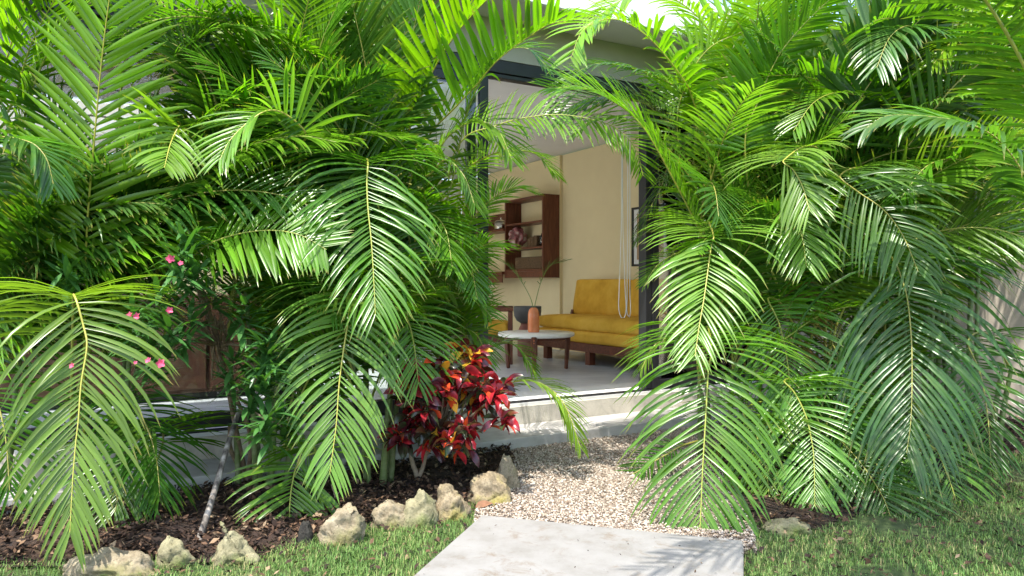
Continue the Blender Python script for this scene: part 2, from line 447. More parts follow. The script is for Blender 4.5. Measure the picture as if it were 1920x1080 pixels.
# ------------------------------------------------------------------ palms
GRAV = np.array([0, 0, -1.0])
def build_frond(P, start, Lmax, pairs, width, droop, lift, a0=72, a1=26, roll=0.0, seed=0, rr=0.0085, base_k=0.8, face=None):
    """Midrib through the points P; leaflets from fraction 'start' on. Returns arrays for the blade and for the midrib."""
    r = np.random.default_rng(seed)
    width *= 0.70; droop *= 1.1; pairs = int(pairs * 1.15)
    n = 70
    Q, length = catmull(P, n)
    T = nrm(np.gradient(Q, axis=0))
    H = Q[-1] - Q[0]; H[2] = 0
    if np.linalg.norm(H) < 0.05: H = np.array([0.1, -1, 0])
    H = H / np.linalg.norm(H)
    S0 = np.array([-H[1], H[0], 0.0])
    S = nrm(S0[None] - (T @ S0)[:, None] * T)
    Nn = np.cross(T, S)                       # rising frond: faces the stem; hanging frond: faces outward
    if face is not None:                      # the upper side of the blade looks this way
        fa = np.array(face, float)
        Nn = nrm(fa[None] - (T @ fa)[:, None] * T)
        S = np.cross(Nn, T)
    if roll:
        c, s_ = math.cos(roll), math.sin(roll)
        S, Nn = c * S + s_ * Nn, c * Nn - s_ * S
    K = 7
    tl = np.linspace(0, 1, K)
    prof = np.array([0.32, 0.82, 1.0, 1.0, 0.88, 0.58, 0.03])
    V, Qd, tint, along = [], [], [], []
    s_all = start + (1 - start) * (np.arange(pairs) + 0.4) / pairs
    off = 0
    ii = np.arange(K - 1)[:, None] * 3
    q0 = np.concatenate([np.stack([ii + 0, ii + 1, ii + 4, ii + 3], -1), np.stack([ii + 1, ii + 2, ii + 5, ii + 4], -1)]).reshape(-1, 4)
    for side in (-1, 1):
        for k, s in enumerate(s_all):
            if r.random() < 0.035: continue
            s = min(0.999, s + r.normal(0, 0.18) / pairs * (1 - start) + (0.3 / pairs if side > 0 else 0) * (1 - start))
            x = s * (n - 1); i0 = int(x); f = x - i0; i1 = min(n - 1, i0 + 1)
            p = Q[i0] * (1 - f) + Q[i1] * f
            t = nrm(T[i0] * (1 - f) + T[i1] * f); sd = S[i0]; nn = Nn[i0]
            w = max(0.0, (s - start) / (1 - start))
            if w < 0.3: lp = base_k + (1 - base_k) * math.sin(w / 0.3 * math.pi / 2)
            else: lp = 0.30 + 0.70 * math.cos((w - 0.3) / 0.7 * math.pi / 2) ** 0.8
            L = Lmax * lp * r.normal(1, 0.07)
            a = math.radians(a0 + (a1 - a0) * w ** 1.15 + r.normal(0, 3.6))
            lf = math.radians(lift * (1 - 0.4 * w) + r.normal(0, 3.5))
            d = math.cos(a) * t + math.sin(a) * (side * sd * math.cos(lf) + nn * math.sin(lf))
            wd = nrm(np.cross(d, nn))
            pos = p.copy(); pts = []; wds = []
            dr = droop * (1 + 0.3 * max(0.0, -t[2])) * L / 0.4 * r.uniform(0.7, 1.35) * (3.0 if r.random() < 0.03 else 1.0)
            for j in range(K):
                wj = nrm(wd - (wd @ d) * d)
                pts.append(pos.copy()); wds.append(wj)
                d = nrm(d + GRAV * dr * (0.25 + 1.5 * tl[j]) / K)
                pos = pos + d * L / (K - 1)
            pts = np.array(pts); wds = np.array(wds)
            dd = nrm(np.gradient(pts, axis=0))
            nb = np.cross(wds, dd)
            nb = nb * np.sign((nb @ nn).sum() + 1e-9)
            h = (width * (0.65 + 0.35 * lp) / 2 * prof)[:, None]
            vv = np.stack([pts - wds * h * 0.93 + nb * h * 0.34, pts, pts + wds * h * 0.93 + nb * h * 0.34], axis=1).reshape(-1, 3)
            V.append(vv); Qd.append(q0 + off); off += 3 * K
            tint.append(np.full(3 * K, r.random())); along.append(np.repeat(tl * (0.9 + 0.12 * r.random()), 3))
    rad = rr * (1 - 0.8 * np.linspace(0, 1, n))
    RV, RQ = tube_arrays(Q, rad, 6)
    return (np.vstack(V), np.vstack(Qd), np.concatenate(tint), np.concatenate(along)), (RV, RQ)

HUES = {'lime': (0.155, 0.325, 0.010), 'mid': (0.092, 0.215, 0.014), 'pale': (0.135, 0.25, 0.03),
        'dry': (0.20, 0.125, 0.05), 'dark': (0.052, 0.14, 0.016), 'blue': (0.068, 0.155, 0.028)}
RIBS = {'lime': (0.33, 0.32, 0.04), 'mid': (0.26, 0.28, 0.04), 'pale': (0.36, 0.34, 0.06), 'dry': (0.25, 0.17, 0.08), 'dark': (0.26, 0.25, 0.05), 'blue': (0.3, 0.28, 0.06)}
nfrond = [0]
def add_frond(palm, P, start, hue, **kw):
    nfrond[0] += 1
    (V, Qd, ti, al), (RV, RQ) = build_frond(P, start, seed=nfrond[0], **kw)
    o = link_mesh('frond', np_mesh('frond', V, Qd, {'tint': ti, 'along': al}), M['leaf'], palm)
    j = random.uniform(0.85, 1.18)
    c = HUES[hue]
    o.color = (c[0] * j * random.uniform(0.88, 1.14), c[1] * j, c[2] * j * random.uniform(0.8, 1.3), 1)
    m = link_mesh('midrib', np_mesh('midrib', RV, RQ), M['midrib'], o, True)
    m.color = (*RIBS[hue], 1)
    return o

def cane(palm, base, top, r):
    """One ringed stem, from the ground to its crownshaft."""
    base, top = Vector(base), Vector(top)
    mid = base.lerp(top, 0.5) + Vector((base.x - top.x, base.y - top.y, 0)) * 0.12
    Q, L = catmull([tuple(base - Vector((0, 0, .05))), tuple(mid), tuple(top)], 40)
    t = np.linspace(0, 1, 40)
    rad = r * (1 - 0.45 * t) * (1 + 0.10 * (np.arange(40) % 5 == 0))
    V, q = tube_arrays(Q, rad, 8)
    return link_mesh('stem', np_mesh('stem', V, q), M['cane'], palm, True)

PALMS = {}
def palm(key, X, Y, label, ncane, zr, spread, leaves):
    t = thing('areca_palm', (X, Y, 0.02), label, 'palm', 'areca palms in the beds before the house')
    tops = []
    for k in range(ncane):
        a = 2 * math.pi * (k + random.random() * 0.6) / ncane
        rr = spread * random.uniform(0.5, 1.0)
        z = random.uniform(*zr)
        b = Vector((X + 0.13 * math.cos(a) * random.uniform(0.4, 1.2), Y + 0.10 * math.sin(a) * random.uniform(0.4, 1.2), 0.0))
        tp = Vector((X + rr * math.cos(a), Y + 0.6 * rr * math.sin(a), z))
        if key != 'L' and room_uv(tp)[1] > -0.3:
            tp += Vector((0.5, -0.866, 0)) * (room_uv(tp)[1] + 0.3)
        cane(t, b, tp, random.uniform(0.014, 0.023))
        tops.append(tp)
    PALMS[key] = (t, tops, leaves)
    return t

palm('A', -2.75, 3.95, 'areca palm at the far left end of the bed, cut off by the picture edge', 5, (0.4, 1.4), 0.30, 20)
palm('B', -2.20, 4.05, 'areca palm with one tall upright yellow green frond, behind the pink flowering shrub', 6, (0.4, 1.7), 0.35, 26)
palm('C', -1.42, 4.28, 'areca palm just right of the leaning grey stake, arching over the oleander', 6, (0.4, 1.6), 0.33, 26)
palm('D', -0.80, 4.40, 'areca palm directly behind the red croton bush', 7, (0.4, 1.8), 0.30, 28)
palm('E', -0.36, 5.02, 'slender areca palm beside the left door frame, leaning over the doorway', 5, (0.5, 1.7), 0.25, 18)
palm('F', 1.42, 5.05, 'areca palm right of the doorway, with one frond trailing over the pale slab', 7, (0.4, 1.7), 0.28, 30)
palm('G', 2.02, 4.75, 'areca palm between the doorway palm and the big dark palm', 6, (0.4, 1.8), 0.33, 32)
palm('H', 2.75, 5.05, 'areca palm with the broad dark bluish frond drooping over the right lawn', 7, (0.4, 2.5), 0.36, 30)
palm('I', 3.05, 4.95, 'areca palm nearest the beige garden wall at the right', 6, (0.5, 2.6), 0.33, 26)
palm('L', 5.25, 6.70, 'tall areca palm rising beyond the beige garden wall', 7, (1.6, 3.3), 0.5, 34)
palm('M', 3.35, 6.60, 'tall areca palm behind the big dark palm, close to the house front', 7, (1.6, 3.4), 0.6, 38)
palm('K', 2.70, 3.05, 'areca palm mostly beyond the right picture edge, its silvery frond arching in from the edge', 3, (0.9, 1.6), 0.2, 0)
palm('J', 2.10, 5.95, 'areca palm farthest back on the right, close against the house front', 6, (0.9, 2.6), 0.35, 24)

def hero(key, pts, Y, Lmax, pairs, hue, base=None, start=None, width=0.030, droop=0.5, lift=18, ext=1, **kw):
    """A frond one can single out in the photograph. pts: where its midrib runs, Y: distance at the first and last of them."""
    t, tops, _ = PALMS[key]
    if pts[-1][1] - pts[0][1] > 150:      # a hanging frond: broad, its lowest leaflets spread sideways
        Lmax *= 1.22; droop *= 1.45; pairs = int(pairs * 1.12); width *= 0.86
        kw['a0'] = 92
        start = (start or 0) - 0.10
    n = len(pts)
    d = np.concatenate([[0], np.cumsum([math.dist(a, b) for a, b in zip(pts, pts[1:])])]); d /= d[-1]
    P = [at(px, py, Y[0] + (Y[1] - Y[0]) * k) for (px, py), k in zip(pts, d)]
    p0 = P[0]
    if base is None:
        tp = min(tops, key=lambda q: (q - p0).length + (2 if q.z > p0.z - 0.1 else 0))
        if tp.z > p0.z - 0.1:       # no stem low enough: one more
            X0, Y0 = t.location.x, t.location.y
            tp = Vector((X0 + (p0.x - X0) * 0.35, Y0 + (p0.y - Y0) * 0.25, max(0.25, p0.z - 0.55)))
            cane(t, (X0, Y0, 0), tp, 0.022)
            tops.append(tp)
        nxt = P[1] - P[0]
        back = tp - p0
        mid = p0 + back * 0.42 + Vector((0, 0, max(0.0, 0.22 * back.length - 0.02)))
        P = [tp, mid] + P
    else:
        P = [at(*b) for b in base] + P
    Q, L = catmull([tuple(p) for p in P], 200)
    i = int(np.argmin(np.linalg.norm(Q - np.array(p0), axis=1)))
    st = i / 200 if start is None else max(0.02, i / 200 + start)
    add_frond(t, [tuple(p) for p in P], st, hue, Lmax=Lmax, pairs=pairs, width=width, droop=droop, lift=lift, **kw)

# ---- left of the doorway
hero('B', [(140, 556), (157, 613), (163, 650), (152, 720), (147, 787), (142, 830), (137, 890), (134, 940), (131, 1000)], (3.25, 2.95), 0.40, 54, 'pale', start=-0.16, droop=0.55, lift=22, a0=72, a1=20, width=0.031)
hero('B', [(160, 520), (165, 400), (178, 250), (190, 120), (205, 0), (225, -110)], (3.75, 3.45), 0.44, 40, 'lime', base=[(158, 900, 4.0), (158, 700, 3.9)], start=0.0, droop=0.2, lift=14, a0=64, a1=34, width=0.046, face=(0, .6, .8))
hero('A', [(-60, 268), (0, 257), (40, 262), (67, 273), (88, 300), (100, 345)], (3.5, 3.4), 0.34, 30, 'blue', droop=0.9, lift=10, start=-0.05)
hero('B', [(335, 238), (327, 252), (318, 275), (308, 315)], (3.75, 3.45), 0.32, 26, 'pale', start=-0.22, droop=0.7, lift=15)
hero('C', [(573, 250), (535, 214), (500, 208), (462, 232), (430, 265), (412, 300)], (3.85, 3.5), 0.36, 34, 'pale', start=-0.14, droop=0.65, lift=20)
hero('D', [(690, 308), (688, 340), (690, 390), (696, 450), (700, 510), (704, 590)], (3.9, 3.55), 0.42, 46, 'mid', start=-0.18, droop=0.5, lift=24, a0=76, width=0.028)
hero('C', [(660, 560), (655, 590), (645, 650), (636, 720), (630, 800), (618, 890)], (3.85, 3.55), 0.38, 42, 'pale', start=-0.14, droop=0.55, lift=20, a0=72, width=0.028)
hero('C', [(375, 470), (430, 443), (500, 432), (560, 440), (612, 468)], (3.72, 3.58), 0.36, 34, 'mid', start=0.0, droop=0.3, lift=0, a0=74, a1=40, roll=.95, width=0.033, base=[(300, 700, 4.2), (325, 530, 3.95)])
hero('C', [(592, 846), (562, 862), (548, 907), (543, 970), (552, 1040)], (3.9, 3.6), 0.30, 34, 'mid', start=-0.04, droop=0.45, lift=16)
hero('D', [(770, 236), (807, 143), (853, 67), (913, 0), (975, -50)], (4.45, 3.85), 0.40, 34, 'lime', base=[(735, 520, 4.5), (748, 340, 4.5)], start=-0.1, droop=0.10, lift=42, width=0.052, a0=62, a1=40, roll=.35)
hero('D', [(800, 262), (850, 205), (890, 163), (933, 113), (990, 70), (1030, 46), (1066, 40)], (4.5, 3.8), 0.38, 32, 'lime', base=[(752, 520, 4.55), (765, 360, 4.55)], start=0.0, droop=0.16, lift=58, width=0.050, a0=72, a1=46)
hero('D', [(700, 330), (692, 170), (668, 40), (640, -60)], (4.5, 4.2), 0.42, 36, 'blue', base=[(715, 700, 4.45), (706, 500, 4.5)], start=0.02, droop=0.3, lift=15, width=0.034)
hero('D', [(735, 300), (752, 170), (775, 60), (800, -50)], (4.6, 4.3), 0.46, 34, 'blue', base=[(722, 700, 4.45), (728, 480, 4.55)], start=0.0, droop=0.2, lift=10, width=0.048, face=(-.2, -.7, .7))
hero('D', [(650, 300), (640, 180), (610, 70), (560, -30)], (4.55, 4.3), 0.44, 36, 'dark', base=[(700, 700, 4.45), (670, 480, 4.5)], start=0.0, droop=0.25, lift=10, width=0.044, face=(.2, .6, .7))
hero('D', [(690, 240), (700, 120), (720, 10), (740, -70)], (4.7, 4.55), 0.44, 36, 'mid', base=[(715, 700, 4.5), (700, 450, 4.6)], start=0.0, droop=0.2, lift=10, width=0.042, roll=.6)
hero('D', [(800, 350), (830, 270), (880, 230), (930, 240), (960, 300)], (4.45, 4.1), 0.34, 36, 'mid', start=-0.05, droop=0.5, lift=10, width=0.030, roll=.5)
hero('E', [(868, 262), (927, 237), (973, 223), (1040, 215), (1107, 223), (1157, 242), (1192, 280), (1206, 330)], (4.9, 4.6), 0.36, 46, 'mid', base=[(842, 620, 5.02), (840, 350, 5.0)], start=0.0, droop=0.55, lift=10, width=0.024, a0=74, a1=42, roll=.75)
hero('E', [(868, 322), (905, 298), (940, 285), (1000, 287), (1044, 330)], (4.75, 4.5), 0.28, 34, 'lime', start=-0.1, droop=0.55, lift=10, width=0.024)
hero('E', [(866, 442), (893, 402), (927, 370), (965, 352), (1002, 362)], (4.7, 4.5), 0.24, 34, 'lime', start=-0.05, droop=0.5, lift=12, width=0.024)
hero('E', [(835, 505), (880, 474), (915, 458), (945, 462)], (4.6, 4.4), 0.30, 32, 'lime', start=-0.05, droop=0.65, lift=8, width=0.022)
hero('E', [(800, 590), (850, 560), (890, 562), (918, 590)], (4.6, 4.4), 0.30, 30, 'mid', start=-0.05, droop=0.6, lift=12, width=0.020)
hero('E', [(880, 704), (905, 662), (940, 642), (975, 655), (1003, 700)], (4.75, 4.6), 0.22, 30, 'mid', base=[(862, 830, 4.95), (868, 760, 4.9)], start=0.0, droop=0.55, lift=10, width=0.020)
hero('E', [(905, 762), (937, 727), (980, 714), (1023, 723), (1060, 762), (1088, 838)], (4.7, 4.45), 0.30, 46, 'pale', base=[(870, 850, 4.95), (885, 800, 4.85)], start=0.0, droop=0.7, lift=8, width=0.021)
hero('D', [(800, 330), (835, 300), (870, 330), (890, 385)], (4.3, 4.05), 0.32, 34, 'blue', start=-0.1, droop=0.6, lift=15, width=0.024)
hero('B', [(250, 60), (330, 20), (430, 30), (520, 70), (590, 150)], (4.15, 3.95), 0.38, 36, 'mid', base=[(215, 520, 4.15), (222, 230, 4.2)], start=-0.05, droop=0.35, lift=12, width=0.034)
hero('C', [(440, 190), (500, 110), (560, 90), (615, 130), (640, 200)], (4.25, 4.05), 0.36, 36, 'lime', base=[(400, 560, 4.3), (410, 320, 4.3)], start=-0.05, droop=0.3, lift=16, width=0.032)
hero('A', [(20, 200), (60, 80), (110, -10), (160, -60)], (3.9, 3.7), 0.40, 36, 'mid', start=-0.02, droop=0.25, lift=18, width=0.034)
for pts_, Y_, hue_, rl_ in (([(30, 330), (50, 200), (95, 90), (150, 20), (230, -30)], (3.95, 3.7), 'mid', .7), ([(-20, 240), (10, 120), (40, 20), (60, -70)], (3.9, 3.7), 'lime', .6),
                           ([(250, 330), (285, 200), (340, 100), (420, 50), (500, 60)], (4.15, 3.9), 'mid', .6), ([(110, 420), (70, 330), (20, 290), (-50, 300)], (3.9, 3.7), 'dark', -.5),
                           ([(330, 210), (350, 110), (400, 20), (470, -50)], (4.2, 4.0), 'mid', .7), ([(420, 300), (400, 180), (350, 100), (280, 70), (210, 90)], (4.1, 3.8), 'dark', -.7),
                           ([(560, 330), (580, 200), (600, 90), (640, -10)], (4.35, 4.2), 'mid', .6), ([(480, 420), (440, 370), (380, 350), (320, 380)], (4.1, 3.9), 'dark', -.5),
                           ([(150, 470), (230, 400), (310, 390), (380, 430)], (4.0, 3.85), 'mid', .6), ([(620, 470), (560, 400), (500, 380), (440, 400)], (4.25, 4.0), 'mid', -.7)):
    hero('A' if pts_[0][0] < 120 else 'B' if pts_[0][0] < 340 else 'C', pts_, Y_, 0.40, 38, hue_, start=-0.05, droop=0.35, lift=8, width=0.036, roll=rl_)
for pts_, Y_, hue_ in (([(40, 520), (80, 430), (130, 370), (200, 350)], (4.05, 3.9), 'dark'), ([(100, 560), (60, 460), (10, 400), (-60, 390)], (4.0, 3.8), 'mid'), ([(210, 560), (240, 470), (270, 400), (330, 360)], (4.1, 3.95), 'dark'),
                      ([(60, 640), (40, 580), (-10, 540), (-60, 560)], (3.95, 3.8), 'dark'), ([(130, 330), (110, 230), (60, 150), (0, 120)], (4.05, 3.85), 'mid'),
                      ([(180, 640), (150, 560), (100, 520), (40, 530)], (4.05, 3.9), 'mid'), ([(270, 480), (300, 380), (350, 310), (420, 290)], (4.2, 4.0), 'mid')):
    hero('A' if pts_[0][0] < 150 else 'B', pts_, Y_, 0.44, 40, hue_, start=-0.08, droop=0.4, lift=8, width=0.034, a1=36)
hero('A', [(-40, 700), (-10, 740), (10, 820), (18, 920)], (3.7, 3.5), 0.36, 30, 'dark', start=-0.1, droop=0.5, lift=15)
hero('D', [(735, 560), (760, 590), (775, 640), (785, 720)], (4.2, 4.0), 0.32, 36, 'mid', start=-0.15, droop=0.5, lift=15, width=0.024)
hero('B', [(300, 800), (262, 820), (235, 880), (215, 960)], (3.9, 3.6), 0.34, 32, 'dark', base=[(240, 960, 4.1), (300, 850, 4.05)], start=-0.05, droop=0.4, lift=12)

hero('G', [(1455, 560), (1475, 600), (1490, 670), (1495, 760)], (4.75, 4.6), 0.30, 30, 'dry', start=-0.05, droop=0.8, lift=5, width=0.02)
hero('E', [(818, 430), (850, 445), (880, 490), (895, 560)], (4.6, 4.35), 0.26, 34, 'mid', start=-0.1, droop=0.7, lift=12, width=0.020)
hero('E', [(820, 640), (860, 615), (895, 630), (915, 680)], (4.65, 4.45), 0.26, 34, 'mid', start=-0.1, droop=0.7, lift=12, width=0.019)
hero('D', [(780, 420), (805, 400), (835, 430), (848, 500)], (4.3, 4.05), 0.30, 36, 'mid', start=-0.1, droop=0.7, lift=14, width=0.022)
# ---- right of the doorway
hero('F', [(1300, 190), (1280, 147), (1223, 77), (1173, 42), (1133, 37), (1092, 58), (1070, 110)], (4.85, 4.5), 0.46, 36, 'lime', base=[(1345, 560, 5.0), (1330, 300, 5.0)], start=-0.02, droop=0.6, lift=20, width=0.046, a0=74, a1=44, roll=-.45)
hero('F', [(1315, 440), (1270, 350), (1207, 240), (1150, 190), (1095, 165), (1030, 165)], (4.6, 4.2), 0.42, 52, 'lime', base=[(1375, 640, 4.95), (1350, 520, 4.75)], start=0.0, droop=0.25, lift=14, width=0.034, a0=56, a1=32, roll=-.7)
hero('J', [(1290, 300), (1230, 210), (1160, 180), (1090, 190), (1040, 225)], (5.2, 4.9), 0.40, 44, 'blue', base=[(1400, 640, 5.6), (1350, 400, 5.5)], start=0.0, droop=0.3, lift=14, width=0.034, a0=62, a1=36, roll=-.6)
hero('F', [(1338, 442), (1333, 465), (1327, 510), (1320, 560), (1311, 612), (1303, 668)], (4.15, 3.8), 0.36, 46, 'pale', start=-0.16, droop=0.5, lift=22, a0=74, width=0.028)
hero('F', [(1334, 650), (1328, 700), (1322, 803), (1317, 887), (1314, 960), (1308, 1078)], (3.95, 3.5), 0.44, 50, 'mid', start=-0.08, droop=0.45, lift=10, a0=64, a1=20, width=0.030)
hero('H', [(1575, 330), (1612, 362), (1655, 392), (1692, 440), (1722, 510)], (4.3, 3.95), 0.40, 36, 'blue', start=-0.12, droop=0.7, lift=12, width=0.030)
hero('H', [(1676, 490), (1690, 520), (1702, 565), (1709, 640), (1710, 713), (1708, 787), (1700, 850)], (4.2, 3.75), 0.60, 50, 'blue', start=-0.14, droop=0.55, lift=16, a0=74, a1=24, width=0.037)
hero('K', [(1960, 400), (1913, 315), (1873, 263), (1830, 237), (1787, 225), (1723, 217), (1660, 218), (1625, 240)], (3.7, 3.65), 0.40, 46, 'blue', base=[(2080, 760, 4.4), (2010, 520, 3.95)], start=0.0, droop=0.75, lift=4, width=0.040, roll=-.5)
hero('H', [(1598, 222), (1640, 143), (1697, 67), (1747, 15), (1800, -40)], (4.6, 4.35), 0.42, 42, 'dark', base=[(1560, 620, 4.9), (1570, 380, 4.8)], start=-0.04, droop=0.14, lift=12, width=0.064, face=(0, .65, .75))
hero('H', [(1560, 300), (1600, 150), (1680, 20), (1760, -60)], (4.85, 4.6), 0.52, 42, 'blue', base=[(1560, 650, 5.0), (1550, 430, 5.0)], start=-0.03, droop=0.1, lift=6, width=0.064, face=(.1, -.6, .8))
hero('G', [(1397, 270), (1423, 187), (1457, 110), (1497, 57), (1547, 7), (1590, -30)], (4.6, 4.4), 0.36, 44, 'mid', base=[(1500, 640, 4.75), (1420, 430, 4.7)], start=-0.02, droop=0.22, lift=8, width=0.040, face=(0, .6, .8))
hero('G', [(1470, 300), (1487, 318), (1505, 350), (1518, 395)], (4.1, 3.9), 0.40, 36, 'pale', start=-0.24, droop=0.7, lift=14, width=0.024)
hero('G', [(1478, 385), (1492, 405), (1505, 450), (1512, 500)], (4.2, 4.0), 0.34, 32, 'mid', start=-0.16, droop=0.7, lift=14, width=0.024)
hero('G', [(1447, 662), (1493, 620), (1533, 594), (1580, 577), (1650, 575), (1690, 600)], (4.4, 4.2), 0.22, 34, 'mid', base=[(1455, 860, 4.65), (1425, 740, 4.55)], start=0.0, droop=0.8, lift=8, width=0.022)
hero('G', [(1470, 715), (1490, 737), (1510, 777), (1520, 817), (1526, 860), (1528, 950)], (4.2, 3.85), 0.34, 42, 'mid', start=-0.10, droop=0.45, lift=16, a0=70, width=0.026)
hero('H', [(1550, 795), (1580, 830), (1613, 867), (1647, 917), (1665, 955), (1682, 1018)], (4.2, 3.75), 0.42, 42, 'dark', start=-0.10, droop=0.4, lift=14, a0=70, width=0.028)
hero('H', [(1725, 770), (1745, 815), (1768, 870), (1790, 930), (1800, 985)], (4.3, 4.0), 0.34, 36, 'mid', start=-0.10, droop=0.6, lift=10, width=0.025)
hero('F', [(1290, 832), (1250, 852), (1207, 877), (1160, 908), (1127, 952)], (4.75, 4.5), 0.24, 30, 'dark', base=[(1365, 880, 5.0), (1330, 830, 4.9)], start=0.0, droop=0.35, lift=10, width=0.022)
hero('F', [(1300, 645), (1262, 632), (1225, 650), (1203, 692)], (4.9, 4.75), 0.26, 32, 'pale', start=-0.05, droop=0.6, lift=14, width=0.020)
hero('F', [(1295, 465), (1262, 478), (1232, 498), (1207, 535)], (4.95, 4.85), 0.20, 26, 'pale', start=-0.05, droop=0.35, lift=16, width=0.020)
hero('F', [(1262, 300), (1240, 350), (1215, 400), (1196, 450)], (5.1, 5.0), 0.26, 30, 'dark', base=[(1350, 560, 5.1), (1315, 330, 5.15)], start=-0.02, droop=0.6, lift=12, width=0.024)
hero('J', [(1330, 130), (1350, 60), (1390, -10), (1440, -60)], (5.5, 5.3), 0.42, 36, 'lime', start=-0.1, droop=0.15, lift=14, width=0.034)
hero('I', [(1930, 190), (1880, 110), (1840, 70), (1790, 75), (1750, 120)], (4.5, 4.3), 0.38, 38, 'lime', start=-0.1, droop=0.5, lift=12, width=0.030)
hero('I', [(1850, 330), (1800, 300), (1740, 310), (1690, 370)], (4.35, 4.2), 0.36, 36, 'mid', start=-0.1, droop=0.6, lift=12, width=0.028)
hero('I', [(1700, 280), (1790, 160), (1880, 90), (1980, 40)], (4.5, 4.3), 0.46, 42, 'blue', start=-0.1, droop=0.15, lift=8, width=0.034)
hero('G', [(1270, 240), (1290, 150), (1330, 90), (1390, 60)], (5.0, 4.9), 0.34, 34, 'lime', base=[(1400, 640, 4.9), (1300, 400, 5.0)], start=0.0, droop=0.25, lift=16, width=0.030)

for pts_, Y_, hue_ in (([(1450, 190), (1500, 90), (1590, 20), (1680, 25), (1740, 80)], (5.6, 5.2), 'lime'), ([(1560, 160), (1620, 60), (1720, 0), (1830, 10), (1900, 70)], (5.7, 5.3), 'mid'),
                       ([(1700, 200), (1780, 90), (1860, 30), (1960, 20)], (5.4, 5.0), 'lime'), ([(1640, 120), (1690, 20), (1760, -30), (1860, -30)], (6.0, 5.6), 'mid'),
                       ([(1400, 120), (1420, 40), (1480, -20), (1560, -30)], (5.8, 5.5), 'mid'), ([(1820, 160), (1850, 60), (1900, 0), (1980, -20)], (5.8, 5.5), 'lime')):
    hero('M' if pts_[0][0] < 1650 else 'L', pts_, Y_, 0.48, 40, hue_, start=-0.1, droop=0.35, lift=14, width=0.034)
hero('J', [(1345, 240), (1270, 165), (1185, 128), (1115, 120), (1062, 150)], (5.1, 4.75), 0.36, 46, 'mid', base=[(1420, 640, 5.7), (1390, 380, 5.4)], start=0.0, droop=0.7, lift=6, width=0.028, roll=-.4)
hero('J', [(1345, 90), (1290, 15), (1220, -12), (1150, 8), (1105, 52)], (5.3, 4.9), 0.40, 44, 'lime', base=[(1430, 500, 5.7), (1385, 240, 5.5)], start=0.0, droop=0.6, lift=6, width=0.034, roll=-.4)
hero('J', [(1300, 345), (1240, 265), (1185, 228), (1120, 222), (1075, 250)], (5.0, 4.75), 0.30, 44, 'pale', base=[(1400, 700, 5.6), (1350, 470, 5.3)], start=0.0, droop=0.8, lift=6, width=0.024, roll=-.4)
hero('D', [(850, 330), (880, 200), (930, 110), (985, 90), (1030, 130)], (4.55, 4.2), 0.34, 44, 'mid', base=[(790, 620, 4.5), (820, 460, 4.5)], start=0.0, droop=0.6, lift=8, width=0.028, roll=.4)
for k_, pts_, Y_, hue_ in (('G', [(1395, 770), (1418, 815), (1436, 880), (1444, 950)], (4.35, 4.05), 'mid'), ('H', [(1600, 740), (1622, 790), (1642, 860), (1652, 935)], (4.45, 4.1), 'mid'),
                           ('I', [(1815, 640), (1838, 700), (1852, 780), (1858, 870)], (4.5, 4.2), 'dark'), ('G', [(1440, 560), (1462, 610), (1478, 690), (1484, 780)], (4.5, 4.2), 'mid'),
                           ('H', [(1560, 640), (1585, 690), (1600, 760), (1606, 840)], (4.6, 4.35), 'dark'), ('B', [(240, 750), (272, 795), (292, 855), (300, 930)], (3.85, 3.6), 'dark')):
    hero(k_, pts_, Y_, 0.34, 40, hue_, start=-0.1, droop=0.45, lift=12, width=0.026)
# fronds added above the view on the right-edge palm, to shade slab and lawn
for dst, sag in (((0.15, 2.15, 2.55), .25), ((0.0, 1.95, 2.62), .25), ((0.25, 2.3, 2.62), .2), ((0.45, 1.8, 2.6), .2), ((0.9, 1.95, 2.6), .2), ((0.75, 2.55, 2.72), .25), ((1.6, 2.1, 2.6), .2)):
    t_, tops_, _ = PALMS['K']
    tp_ = random.choice(tops_); e_ = Vector(dst)
    add_frond(t_, [tuple(tp_), tuple(tp_.lerp(e_, .3) + Vector((0, 0, .75))), tuple(tp_.lerp(e_, .65) + Vector((0, 0, .45 + sag))), tuple(e_)], 0.3, 'mid', Lmax=.42, pairs=36, width=.03, droop=.3, lift=12)

# ---- the fronds behind and between them
def blocked(p, left):
    px, py = project(p)
    if 895 < px < 1225: return True
    u, v = room_uv(p)
    if v > -0.10: return True
    if p[1] < ((3.68 if px < 420 else 3.72) if left else 4.05): return True
    if py > 930: return True
    if left and 300 < px < 450 and 700 < py: return True
    if left and 270 < px < 580 and 470 < py < 840 and p[1] < 4.1: return True
    if 1180 < px < 1330 and py > 740: return True
    if p[2] > 0.3:
        sx, sy = project((p[0] + 0.2 * p[2], p[1] + 0.4 * p[2], 0.0))     # where its shadow falls
        if 940 < sx < 1300 and 760 < sy < 1080: return True
        if left and 300 < sx < 450 and 840 < sy < 900: return True
        k = (3.73 - u) / 0.373                                            # and on the garden wall
        if k > 0:
            q = (p[0] + 0.2 * k, p[1] + 0.4 * k, p[2] - k)
            if q[2] > 0:
                qx, qy = project(q)
                if 1825 < qx < 1990 and 520 < qy < 800: return True
    if px > 1780 and py > 560: return True
    return False

